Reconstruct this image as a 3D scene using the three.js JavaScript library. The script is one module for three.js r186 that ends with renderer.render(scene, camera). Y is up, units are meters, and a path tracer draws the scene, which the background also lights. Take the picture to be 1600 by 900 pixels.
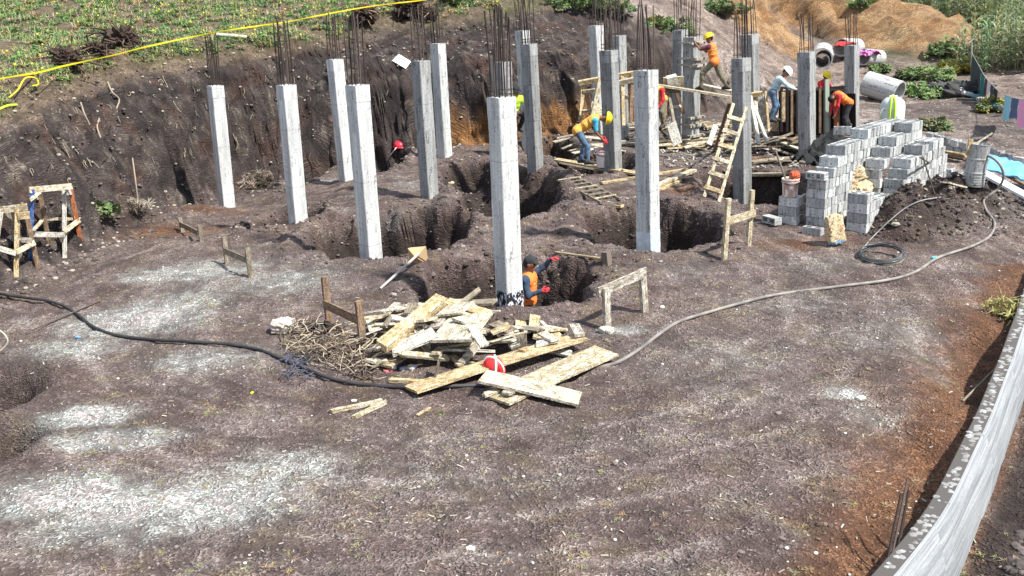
import * as THREE from 'three';
import { mergeGeometries, mergeVertices, toCreasedNormals } from 'three/addons/utils/BufferGeometryUtils.js';
import { createNoise2D, createNoise3D } from 'simplex-noise';

// ---------------------------------------------------------------- camera, sky, sun, exposure
const scene = new THREE.Scene();
const F = 1500;                                            // focal length for a 1600 px wide frame
const camera = new THREE.PerspectiveCamera(2 * Math.atan(450 / F) * 180 / Math.PI, 16 / 9, 0.1, 900);
camera.position.set(0, 4.8, 0);
camera.rotation.set(-Math.atan(464 / F), 0, -2.5 * Math.PI / 180, 'YXZ');
camera.updateMatrixWorld(true);
{
  // bright high haze: white cloud veil with blue showing through
  const w = 256, h = 128, d = new Float32Array(w * h * 4);
  const n = createNoise3D(rng(77));
  for (let j = 0; j < h; j++) for (let i = 0; i < w; i++) {
    const el = ((j + .5) / h - .5) * Math.PI, az = (i + .5) / w * Math.PI * 2;
    const x = Math.cos(el) * Math.cos(az), z = Math.cos(el) * Math.sin(az), y = Math.sin(el);
    const k = (j * w + i) * 4, up = Math.max(0, y);
    let c = .5 + .35 * n(x * 1.6, y * 3, z * 1.6) + .2 * n(x * 4 + 5, y * 7, z * 4);
    c = Math.min(1, Math.max(0, c));
    const g = y < 0 ? .35 : 1;
    d[k] = g * (.42 + .45 * c + .12 * (1 - up)); d[k + 1] = g * (.58 + .36 * c + .1 * (1 - up)); d[k + 2] = g * (.88 + .2 * c); d[k + 3] = 1;
  }
  const t = new THREE.DataTexture(d, w, h, THREE.RGBAFormat, THREE.FloatType);
  t.mapping = THREE.EquirectangularReflectionMapping; t.magFilter = THREE.LinearFilter; t.needsUpdate = true;
  scene.background = t; scene.environment = t;
  scene.backgroundIntensity = .56; scene.environmentIntensity = .56;
}
const sun = new THREE.DirectionalLight(new THREE.Color(1, .95, .86), 5);
sun.position.set(34, 52, 2); sun.target.position.set(0, 0, -20);
sun.shadow.radius = 4; sun.castShadow = true;
Object.assign(sun.shadow.camera, { left: -45, right: 45, top: 45, bottom: -45, near: 1, far: 160 });
sun.shadow.mapSize.set(4096, 4096);
scene.add(sun, sun.target);
const EXPOSURE = 1.68;

// ---------------------------------------------------------------- helpers
function rng(s) { return () => { s |= 0; s = s + 0x6D2B79F5 | 0; let t = Math.imul(s ^ s >>> 15, 1 | s); t = t + Math.imul(t ^ t >>> 7, 61 | t) ^ t; return ((t ^ t >>> 14) >>> 0) / 4294967296; }; }
const R = rng(12345), N2 = createNoise2D(rng(5)), N2b = createNoise2D(rng(9)), N3 = createNoise3D(rng(31));
const rr = (a, b) => a + (b - a) * R();
const V = (x, y, z) => new THREE.Vector3(x, y, z);
const clamp = (x, a = 0, b = 1) => Math.min(b, Math.max(a, x));
const sst = (a, b, x) => { const t = clamp((x - a) / (b - a)); return t * t * (3 - 2 * t); };
const mix = (a, b, t) => a + (b - a) * t;
const fbm = (x, y, o = 4) => { let s = 0, a = .5; for (let i = 0; i < o; i++) { s += a * N2(x, y); x = x * 2.03 + 7.1; y = y * 2.03 - 3.7; a *= .5; } return s; };
const used = {};
function numbered(n) { const k = used[n] = (used[n] ?? -1) + 1; return k ? n + '_' + String(k).padStart(3, '0') : n; }
function tag(o, label, category, group, kind) { o.userData.label = label; if (category) o.userData.category = category; if (group) o.userData.group = group; if (kind) o.userData.kind = kind; return o; }
function shade(m) { m.castShadow = true; m.receiveShadow = true; return m; }
function mesh(name, g, m, parent) { const o = shade(new THREE.Mesh(g, m)); o.name = parent ? name : numbered(name); (parent ?? scene).add(o); return o; }
function thing(name, label, category, p = V(0, 0, 0), group) { const o = new THREE.Group(); o.name = numbered(name); o.position.copy(p); scene.add(o); return tag(o, label, category, group); }
function struct(name, g, m, label) { const o = mesh(name, g, m); o.userData.kind = 'structure'; if (label) o.userData.label = label; return o; }
const col = (r, g, b) => new THREE.Color().setRGB(r, g, b);
const mat = (r, g, b, rough = .9, o = {}) => new THREE.MeshStandardMaterial({ color: col(r, g, b), roughness: rough, ...o });

// a photograph pixel (1600 x 900) as a ray from the camera
function ray(px, py) { return V((px - 800) / F, (450 - py) / F, -1).applyQuaternion(camera.quaternion); }
function at(px, py, D) { const r = ray(px, py); return r.multiplyScalar(D / -r.z).add(camera.position); }              // point at forward distance D
function plane(px, py, y = 0) { const r = ray(px, py); return r.multiplyScalar((y - 4.8) / r.y).add(camera.position); } // point at height y
function on(px, py, up = 0) {                                                                                       // first point of the ray on the ground (or up above it)
  const r = ray(px, py).normalize(), c = camera.position; let t = 4, p = V();
  for (; t < 300;) { p.copy(r).multiplyScalar(t).add(c); const e = p.y - H(p.x, -p.z) - up; if (e < .004) break; t += Math.max(.02, Math.min(e * .5, 1)); }
  return p;
}
const gnd = (x, z, up = 0) => V(x, H(x, -z) + up, z);
function bar(a, b, w, h, twist = 0, ext = 0) {                                                                    // a box from a to b
  const d = b.clone().sub(a), L = d.length() + ext; const g = new THREE.BoxGeometry(w, L, h, 1, 1, 1);
  uvBox(g, w, L, h);
  const q = new THREE.Quaternion().setFromUnitVectors(V(0, 1, 0), d.normalize());
  g.rotateY(twist); g.applyQuaternion(q); const m = a.clone().add(b).multiplyScalar(.5); g.translate(m.x, m.y, m.z); return g;
}
function uvBox(g, w, L, h) {                                                                                        // uv in metres, v along the length, random start
  const p = g.attributes.position, n = g.attributes.normal, uv = g.attributes.uv, ou = R() * 7, ov = R() * 7;
  for (let i = 0; i < p.count; i++) {
    const ax = Math.abs(n.getX(i)), ay = Math.abs(n.getY(i));
    if (ax > .5) uv.setXY(i, p.getZ(i) + ou + .37, p.getY(i) + ov); else if (ay > .5) uv.setXY(i, p.getX(i) + ou, p.getZ(i) + ov); else uv.setXY(i, p.getX(i) + ou, p.getY(i) + ov);
  }
}
function plank(a, b, w, h, up = V(0, 1, 0)) {                                                                       // flat board from a to b: w across, h thick, face towards up
  const d = b.clone().sub(a), L = d.length(); d.normalize();
  const s = d.clone().cross(up).normalize(), n = s.clone().cross(d).normalize();
  const g = new THREE.BoxGeometry(w, L, h, 1, 3, 1); uvBox(g, w, L, h);
  const p = g.attributes.position, bow = rr(-.006, .006) * L, j0 = rr(-.02, .02), j1 = rr(-.02, .02);
  for (let i = 0; i < p.count; i++) { const t = p.getY(i) / L; p.setZ(i, p.getZ(i) + bow * (1 - 4 * t * t)); if (Math.abs(t) > .49) p.setY(i, p.getY(i) + p.getX(i) / w * (t > 0 ? j0 : j1) * 2); }
  const m = new THREE.Matrix4().makeBasis(s, d, n); const c = a.clone().add(b).multiplyScalar(.5); m.setPosition(c); g.applyMatrix4(m);
  g.computeVertexNormals(); return toFlat(g);
}
function toFlat(g) { const f = g.index ? g.toNonIndexed() : g; f.computeVertexNormals(); return f; }
function tube(pts, r, seg = 0, rad = 6, closed = false) { const c = new THREE.CatmullRomCurve3(pts, closed); return new THREE.TubeGeometry(c, seg || pts.length * 4, r, rad, closed); }
function cyl(a, b, ra, rb = ra, n = 6, cap = true) {
  const d = b.clone().sub(a), L = d.length(); const g = new THREE.CylinderGeometry(rb, ra, L, n, 1, !cap);
  g.applyQuaternion(new THREE.Quaternion().setFromUnitVectors(V(0, 1, 0), d.normalize())); const m = a.clone().add(b).multiplyScalar(.5); g.translate(m.x, m.y, m.z); return g;
}
const merge = (a) => mergeGeometries(a.map(g => { const f = g.index ? g.toNonIndexed() : g; for (const k of Object.keys(f.attributes)) if (!['position', 'normal', 'uv'].includes(k)) f.deleteAttribute(k); if (!f.attributes.uv) f.setAttribute('uv', new THREE.BufferAttribute(new Float32Array(f.attributes.position.count * 2), 2)); return f; }));

// ---------------------------------------------------------------- textures (colour, grain, wear only)
function tileNoise(per, seed) {                                                        // periodic value noise, period per cells over 0..1
  const r = rng(seed), a = new Float32Array(per * per); for (let i = 0; i < a.length; i++) a[i] = r();
  return (u, v) => {
    u = (u % 1 + 1) % 1 * per; v = (v % 1 + 1) % 1 * per; const i = Math.floor(u), j = Math.floor(v); let fx = u - i, fy = v - j; fx = fx * fx * (3 - 2 * fx); fy = fy * fy * (3 - 2 * fy);
    const i1 = (i + 1) % per, j1 = (j + 1) % per, i0 = i % per, j0 = j % per;
    return mix(mix(a[j0 * per + i0], a[j0 * per + i1], fx), mix(a[j1 * per + i0], a[j1 * per + i1], fx), fy);
  };
}
function tex(w, h, fn, srgb = true) {
  const d = new Uint8Array(w * h * 4);
  for (let j = 0; j < h; j++) for (let i = 0; i < w; i++) { const c = fn(i / w, j / h), k = (j * w + i) * 4; if (typeof c === 'number') { d[k] = d[k + 1] = d[k + 2] = clamp(c) * 255; } else { d[k] = clamp(c[0]) * 255; d[k + 1] = clamp(c[1]) * 255; d[k + 2] = clamp(c[2]) * 255; } d[k + 3] = 255; }
  const t = new THREE.DataTexture(d, w, h); t.wrapS = t.wrapT = THREE.RepeatWrapping; t.magFilter = THREE.LinearFilter; t.minFilter = THREE.LinearMipmapLinearFilter; t.generateMipmaps = true; if (srgb) t.colorSpace = THREE.SRGBColorSpace; t.needsUpdate = true; return t;
}
// ---------------------------------------------------------------- terrain
const TOE = [[-9.6, -5], [-9.5, 14], [-9.45, 17.6], [-9.0, 19.6], [-8.9, 22], [-8.8, 26], [-7.3, 29], [-5.3, 29.8], [-3.7, 31], [-1.6, 31.5], [.6, 31.9], [2.4, 33.3], [4.5, 35.5], [6.5, 37], [9, 37.6], [13, 38], [40, 40], [90, 44]];
function toeDist(x, D) {                                                             // > 0 behind the toe of the cut
  let best = 1e9, sg = 1;
  for (let i = 0; i + 1 < TOE.length; i++) {
    const [ax, ay] = TOE[i], [bx, by] = TOE[i + 1], dx = bx - ax, dy = by - ay; const t = clamp(((x - ax) * dx + (D - ay) * dy) / (dx * dx + dy * dy));
    const qx = x - ax - dx * t, qy = D - ay - dy * t, d = qx * qx + qy * qy;
    if (d < best) { best = d; sg = dx * qy - dy * qx > 0 ? 1 : -1; }
  }
  return sg * Math.sqrt(best);
}
// footing pits: left, right, far and near rim as seen, depth
const PITS = [
  [[662, 438], [930, 440], [790, 404], [800, 487], 1.25], [[488, 372], [735, 368], [600, 334], [590, 403], 1.2], [[913, 357], [1138, 362], [1010, 324], [1020, 394], 1.2],
  [[392, 338], [500, 340], [440, 322], [460, 357], .7], [[716, 312], [880, 300], [800, 270], [800, 345], 1.1], [[690, 272], [772, 272], [730, 256], [730, 298], .6],
  [[455, 252], [522, 250], [490, 234], [490, 272], .7], [[560, 248], [632, 248], [600, 234], [590, 270], .8], [[818, 236], [900, 232], [860, 218], [850, 250], .8],
  [[868, 262], [1000, 258], [930, 240], [940, 275], .9], [[1105, 298], [1245, 292], [1180, 268], [1180, 322], 1.1], [[648, 232], [720, 230], [690, 218], [700, 236], .5],
  [[1200, 240], [1300, 240], [1250, 226], [1250, 258], .6], [[1035, 212], [1120, 212], [1080, 196], [1080, 226], .5],
].map(([l, r, f, n, d]) => { const L = plane(...l), Q = plane(...r), A = plane(...f), B = plane(...n); return { x: (L.x + Q.x) / 2, D: -(A.z + B.z) / 2, rx: Math.abs(Q.x - L.x) / 2, rD: Math.abs(A.z - B.z) / 2, d }; });
const W0 = plane(1404, 900), W1 = plane(1598, 525);                              // line of the low wall, near and far
const WD = W1.clone().sub(W0).setY(0).normalize(), WN = V(-WD.z, 0, WD.x);         // WN points right, away from the yard
const WPTS = [[1290, 1020], [1404, 900], [1484, 787], [1541, 675], [1570, 600], [1596, 525], [1622, 445], [1645, 375]].map(([x, y]) => plane(x, y));
function wallSide(x, D) { if (Math.abs((x - W0.x) * WN.x + (-D - W0.z) * WN.z) > 3) return (x - W0.x) * WN.x + (-D - W0.z) * WN.z; let b = 1e9, sg = 1; for (let i = 0; i + 1 < WPTS.length; i++) { const p = WPTS[i], q = WPTS[i + 1], dx = q.x - p.x, dy = q.z - p.z, t = clamp(((x - p.x) * dx + (-D - p.z) * dy) / (dx * dx + dy * dy)), ex = x - p.x - dx * t, ey = -D - p.z - dy * t, d = ex * ex + ey * ey; if (d < b) { b = d; sg = dx * ey - dy * ex > 0 ? 1 : -1; } } return sg * Math.sqrt(b); }
const HUMPS = [[215, 336, 1.5, .9, .36], [300, 318, 1.4, .7, .34], [1440, 350, 1.0, .62, .72], [1492, 326, 1.05, .7, .62], [1405, 362, .45, .35, .35], [640, 322, 1.6, .6, .12], [560, 430, 1.2, .5, .08], [860, 335, 1.0, .5, .1], [880, 500, 1.4, .6, .06], [1030, 320, .9, .5, .12], [420, 320, .9, .5, .1],[560,300,1.4,.6,.15]].map(([px, py, rx, rD, h]) => { const p = plane(px, py); return { x: p.x, D: -p.z, rx, rD, h }; });
const DIPS = [[-22, 610, .6, .7, -.8], [-20, 690, .5, .5, -.5], [1395, 370, .5, .5, -.15], [1560, 560, .9, 1.4, -.3], [1440, 720, .5, 1.6, -.12]].map(([px, py, rx, rD, h]) => { const p = plane(px, py); return { x: p.x, D: -p.z, rx, rD, h }; });
function pitQ(x, D, p) { const a = Math.abs(x - p.x) / p.rx, b = Math.abs(D - p.D) / p.rD; return Math.pow(Math.pow(a, 2.4) + Math.pow(b, 2.4), 1 / 2.4) + .12 * N2(x * 1.0 + p.x, D * 1.0) + .025 * N2(x * 3.5, D * 3.5); }
function natural(x, D) {
  let left = 3.0 + .055 * (D - 18) + .09 * Math.max(0, D - 34) + .12 * fbm(x * .35, D * .35, 3);
  if (D < 18) left = 3.0 + .06 * fbm(x * .5, D * .5, 2);
  left += .05 * Math.max(0, -9.5 - x);
  const w = sst(2.5, 14.5, x - Math.max(0, D - 40) * .22);
  const corn = .17 * Math.max(0, D - 44 - .15 * Math.max(0, x - 18)) + .05 * Math.max(0, x - 16);
  return mix(left, .05 + corn, w);
}
function H(x, D) {
  let y = .07 * fbm(x * .3 + 3, D * .3, 3) + .035 * N2b(x * 1.3, D * 1.3) + .014 * N2b(x * 4.1, D * 4.1 + 9) + .008 * N2(x * 9.3, D * 9.3);
  y -= .5 * sst(-3.5, -7.5, x) * sst(19.5, 25, D);
  for (const h of HUMPS) { const q = ((x - h.x) / h.rx) ** 2 + ((D - h.D) / h.rD) ** 2; if (q < 6) y += h.h * Math.exp(h.h > .33 && h.D < 20 ? -Math.pow(q, 1.8) : -q) * (1 + .22 * N2(x * 2, D * 2) + (h.h > .5 ? .14 * N2(x * 6, D * 6) : 0)); }
  for (const h of DIPS) { const q = ((x - h.x) / h.rx) ** 2 + ((D - h.D) / h.rD) ** 2; if (q < 6) y += h.h * Math.exp(-q * q); }
  let pd = 0;
  for (const p of PITS) if (Math.abs(x - p.x) < p.rx * 1.8 + .5 && Math.abs(D - p.D) < p.rD * 1.8 + .5) {
    const q = pitQ(x, D, p); pd = Math.max(pd, p.d * 1.2 * sst(1.08, .74, q)); y += .1 * Math.exp(-(((q - 1.22) / .16) ** 2));
  }
  y -= pd + (pd > .05 ? .05 * N3(x * 3, D * 3, 1) : 0);
  const ws = wallSide(x, D);
  if (ws > -1.6 && D < 22) { y -= .16 * sst(-1.5, -.1, ws); if (ws > 0) y -= .55 * sst(-.05, .1, ws) - .62 * sst(.45, 2.0, ws) * (1 + .5 * N2(x * 1.5, D * 1.5)) * sst(14, 8, D); }
  const s = toeDist(x, D);
  if (s > -.6) {
    const sn = s + .3 * N2(x * .3, D * .3) + .07 * N2(x * .9, D * .9) + .02 * N2(x * 3, D * 3);
    const T = natural(x, D);
    const pl = .3 * sst(-.2, .7, sn) + .5 * sst(.1, 1.35, sn) + .2 * sst(.9, 2.3, sn);
    const pm = .5 * sst(-.1, .7, sn) + .14 * sst(.3, 1.2, sn) + .36 * clamp(sn / 4.6);
    const p = mix(pl, pm, sst(-7.5, -4.5, x) * sst(9, 5, x));
    y = mix(y, T, p) + p * (1 - p) * .5 * (N3(x * 1.6, D * 1.6, p * 3) + .5 * N3(x * 4, D * 4, p * 5));
    y += .1 * p * N2(x * 1.4, D * 1.4) + .05 * p * N2(x * 3.7, D * 3.7);
  }
  for (const m of MOUNDS) { const q = m.f(x, D); if (q > 0) y += q; }
  return y;
}
// heaps of excavated clay behind the yard: ridge lines with a height
const MOUNDS = [
  { a: [8.5, 55], b: [13.6, 50], w: 2.6, h: 2.6 }, { a: [13, 64], b: [22.3, 50], w: 2.9, h: 5.2, e: .72 }, { a: [-4, 46], b: [1, 46], w: 2.0, h: 1.2 },
].map(m => ({
  ...m, f(x, D) {
    const dx = m.b[0] - m.a[0], dy = m.b[1] - m.a[1], t = clamp(((x - m.a[0]) * dx + (D - m.a[1]) * dy) / (dx * dx + dy * dy));
    const d = Math.hypot(x - m.a[0] - dx * t, D - m.a[1] - dy * t) / m.w; if (d > 1.25) return 0;
    return m.h * (1 - (m.e ?? .55) * t) * Math.max(0, 1 - d + .22 * N2(x * .7, D * .7) + .09 * N2(x * 2.4, D * 2.4)) ** .9;
  }
}));
function uphill(x, D, s) {                                                            // horizontal uphill direction of the large form (for texture placement)
  for (const p of PITS) { const a = (x - p.x) / p.rx, b = (D - p.D) / p.rD, q = Math.hypot(a, b); if (q < 1.35) { const l = q + .05; return [a / l, b / l]; } }
  if (s > -.6) { const a = toeDist(x + .6, D) - s, b = toeDist(x, D + .6) - s, l = Math.hypot(a, b) || 1; return [a / l, b / l]; }
  return [0, 1];
}
function spaced(lo, a, b, hi, fine, grow, max) { const r = []; for (let v = a; v <= b; v += fine) r.push(v); let s = fine, v = r[r.length - 1]; while (v < hi) { s = Math.min(max, s * grow); v += s; r.push(v); } s = fine; v = a; while (v > lo) { s = Math.min(max, s * grow); v -= s; r.unshift(v); } return r; }
const TILE = 5.3, GX = spaced(-70, -10.5, 11.5, 95, .06, 1.05, 1.2), GD = spaced(2, 6.8, 35, 170, .06, 1.035, 1.2);
// pale powder (lime, dry cement) trodden into the ground: place as seen, radii in metres, strength
const POWDER = [[215, 497, .95, .75, 1], [290, 470, 1, .8, .5], [120, 545, .8, .5, .55], [130, 650, .55, .28, 1], [175, 685, .7, .25, .9], [110, 775, .8, .42, 1], [190, 800, .9, .6, .75], [340, 780, .8, .55, .75], [440, 730, .8, .5, .5], [60, 770, .6, .4, .8],
  [330, 560, .9, .6, .5], [640, 735, 1.2, .7, .4], [800, 760, .9, .5, .35], [1120, 560, 1.2, 1, .5], [1240, 470, 1.2, .9, .5], [1400, 520, 1.2, .9, .55], [1480, 540, .8, .8, .5], [1320, 612, .22, .14, 1], [1380, 640, .6, .4, .6], [970, 517, .3, .2, 1], [1020, 395, .6, .5, .6], [1080, 420, .8, .6, .45],
  [1290, 415, 1.0, .7, .5], [440, 440, 1.1, .8, .5], [330, 425, 1.1, .8, .6], [250, 430, .9, .6, .5], [640, 290, .6, .8, .6], [540, 272, .8, .6, .4], [860, 255, .8, .6, .3], [1080, 240, 1.1, .9, .6], [1560, 330, .8, .8, .6], [1500, 360, .6, .6, .4], [650, 690, 1.3, .5, .3], [1000, 690, 1.2, .5, .3], [1200, 620, 1, .6, .3], [1540, 290, .7, .6, .6], [610, 335, .4, .25, .8], [700, 505, .3, .2, .3]]
  .map(([px, py, rx, rD, s]) => { const p = plane(px, py); return { x: p.x, D: -p.z, rx, rD, s: s * (px > 560 && s < .9 ? .55 : 1.05) }; });
function powder(x, D) { let s = .16 * sst(-.05, .5, fbm(x * .5, D * .7, 3)); for (const p of POWDER) { const q = ((x - p.x) / p.rx) ** 2 + ((D - p.D) / p.rD) ** 2; if (q < 4) s = Math.max(s, p.s * Math.exp(-q * .8)); } const m = clamp(s * (1 + .7 * fbm(x * 2.3, D * 2.3, 3))); return mix(m, sst(.15, .75, m), .5); }
const TRACK = [[1000, 8], [1080, 52], [1150, 98], [1230, 152], [1330, 178], [1450, 218], [1600, 296]].map(([x, y]) => { const p = on(x, y); return [p.x, -p.z]; });
function trackDist(x, D) { let b = [1e9, 0], L = 0; for (let i = 0; i + 1 < TRACK.length; i++) { const [ax, ay] = TRACK[i], [bx, by] = TRACK[i + 1], dx = bx - ax, dy = by - ay, l = Math.hypot(dx, dy), t = clamp(((x - ax) * dx + (D - ay) * dy) / (l * l)), d = Math.hypot(x - ax - dx * t, D - ay - dy * t); if (d < b[0]) b = [d, L + t * l]; L += l; } return b; }
const RUST = [[1470, 700, .45, 1.5], [1520, 630, .45, 1.2], [1390, 850, .4, .8], [1430, 780, .5, 1], [1550, 560, .5, 1], [230, 360, 1.4, .5], [330, 320, .8, .4], [1060, 300, .6, .5], [1260, 380, .9, .5], [270, 350, 1.2, .5], [1550, 500, .4, 1]].map(([px, py, rx, rD]) => { const p = plane(px, py); return { x: p.x, D: -p.z, rx, rD }; });
const lerp3 = (a, b, t) => [mix(a[0], b[0], t), mix(a[1], b[1], t), mix(a[2], b[2], t)];
function soil(x, D, y, slope, s) {
  let c = lerp3([.138, .103, .1], [.245, .2, .19], clamp(.5 + fbm(x * .45, D * .6, 4)));
  c = lerp3(c, [.24, .2, .125], .55 * sst(.0, .5, fbm(x * .9 + 40, D * 1.2, 3)));                 // straw-coloured litter
  c = lerp3(c, [.17, .11, .1], .4 * sst(.05, .5, fbm(x * .6 - 40, D * .8, 3)));                   // reddish earth
  for (const p of RUST) { const q = ((x - p.x) / p.rx) ** 2 + ((D - p.D) / p.rD) ** 2; if (q < 4) c = lerp3(c, [.21, .105, .05], 1 * Math.exp(-q)); }
  { const r = Math.hypot(x + .8, D - 15.5), an = Math.atan2(x + .8, 15.5 - D), st = N2(r * 2.1, an * 1.1) * .6 + N2(r * 4.7 + 9, an * 1.8) * .4; c = lerp3(c, [.42, .385, .365], .5 * sst(.15, .75, st) * sst(1.8, 3.5, r)); c = lerp3(c, [.1, .075, .068], .55 * sst(-.15, -.75, st) * sst(1.8, 3.5, r)); }
  c = lerp3(c, [.66, .78, .77], .85 * powder(x, D));
  { const w = wallSide(x, D); if (D < 16 && w > -1.6) c = lerp3(c, [.2, .098, .046], .9 * sst(-1.15 - .35 * N2(x * 1.6, D * 1.6), -.5, w) * sst(.1, 0, w)); }
  let dampShade = 0;  // dark damp earth, together with shade painted into the soil colour
  for (const h of DIPS) if (h.h < -.4) { const q = ((x - h.x) / h.rx) ** 2 + ((D - h.D) / h.rD) ** 2; dampShade = Math.max(dampShade, Math.exp(-q * .7)); }
  for (const p of PITS) if (Math.abs(x - p.x) < p.rx * 1.5 && Math.abs(D - p.D) < p.rD * 1.5) dampShade = Math.max(dampShade, sst(1.06, .92, pitQ(x, D, p)));  // shadow inside the footing pits, painted into the soil colour
  const wsd = wallSide(x, D); if (D < 20) dampShade = Math.max(dampShade, 1 * sst(.1, .3, wsd) * (1 - .55 * sst(1.0, 1.5, wsd)));  // painted shadow in the trench right of the low wall
  for (const h of HUMPS) if (h.h > .4) { const q = ((x - h.x) / h.rx) ** 2 + ((D - h.D) / h.rD) ** 2; dampShade = Math.max(dampShade, .85 * Math.exp(-q * q * .4)); }
  c = lerp3(c, [.055, .04, .036], dampShade);
  if (s > -.8) {
    const b = sst(-.6, .1, s + .3 * N2(x * 2, D * 2));
    let k = lerp3([.042, .036, .037], [.1, .084, .083], clamp(.5 + .8 * N3(x * 1.2, D * 1.2, y * 1.2)));
    k = lerp3(k, [.27, .25, .21], .75 * sst(.22, .75, N3(x * 1.3, D * 1.3, y * 2.2 + 5) * .7 + .4 * N3(x * 5, D * 5, y * 6)));           // dry pale crumbs
    k = lerp3(k, [.12, .07, .055], .6 * sst(.2, .7, N3(x * .8 + 9, D * .8, y * .8)));
    const clay = sst(-2.4, -1.4, x) * sst(6, 4.6, x) * sst(1.35, .75, y + .3 * N2(x * 1.3, D)) ; k = lerp3(k, [.36, .19, .065], clay * .9);
    c = lerp3(c, k, b);
    const T = natural(x, D), top = sst(T - .55, T - .1, y);                                       // turf ground on the slope above
    const left = sst(4, 1, x) * sst(-1, -5, x - (36 - D) * .35 + 0 * x);
    let g = lerp3([.25, .2, .145], [.15, .17, .07], clamp(.5 + fbm(x * .5, D * .5, 3)));
    c = lerp3(c, [.3, .24, .17], .7 * sst(T - .75, T - .4, y) * sst(T - .1, T - .3, y) * sst(0, -4, x + 3));
    const dry = lerp3([.22, .18, .155], [.5, .44, .39], clamp(.5 + fbm(x * .4 + .2 * D, D * .8, 4)));
    g = lerp3(g, lerp3([.1, .085, .078], [.15, .125, .11], clamp(.5 + fbm(x, D, 3))), sst(-6.2, -4.2, x + .4 * N2(x, D)) * sst(4, 2, s - Math.max(0, -2 - x) * .2));
    g = lerp3(g, dry, sst(1.5, 5, x + fbm(x * .3, D * .3, 2)));
    g = lerp3(g, [.1, .11, .045], .9 * sst(44, 50, D) * sst(17, 21, x + (D - 44) * .2));
    c = lerp3(c, g, top);
  } else if (D > 24 && x > 4) {
    const dry = lerp3([.14, .115, .105], [.28, .25, .23], clamp(.45 + fbm(x * .4 - .2 * D, D * .9, 4)));
    c = lerp3(c, dry, sst(24, 28, D) * sst(4, 7, x) * (1 - dampShade) * .8);
  }
  if (D > 21 && x > 5) { const t = trackDist(x, D); c = lerp3(c, [.56, .51, .47], .95 * Math.exp(-t[0] * t[0] / 3) * sst(-.8, .1, N2(t[1] * .25, t[0] * 2.6) + .5 * N2(t[1] * .9, t[0] * 5))); c = lerp3(c, [.13, .1, .09], .6 * Math.exp(-((t[0] - 2.6) ** 2) / 2) * sst(-.2, .5, N2(t[1] * .3, t[0] * 3))); }
  let cl = 0; for (const m of MOUNDS) cl = Math.max(cl, m.f(x, D)); 
  if (cl > 0) c = lerp3(c, lerp3([.36, .2, .08], [.6, .44, .25], clamp(.5 + fbm(x * .8, D * .8, 4))), sst(0, .25, cl));
  return c;
}
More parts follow.
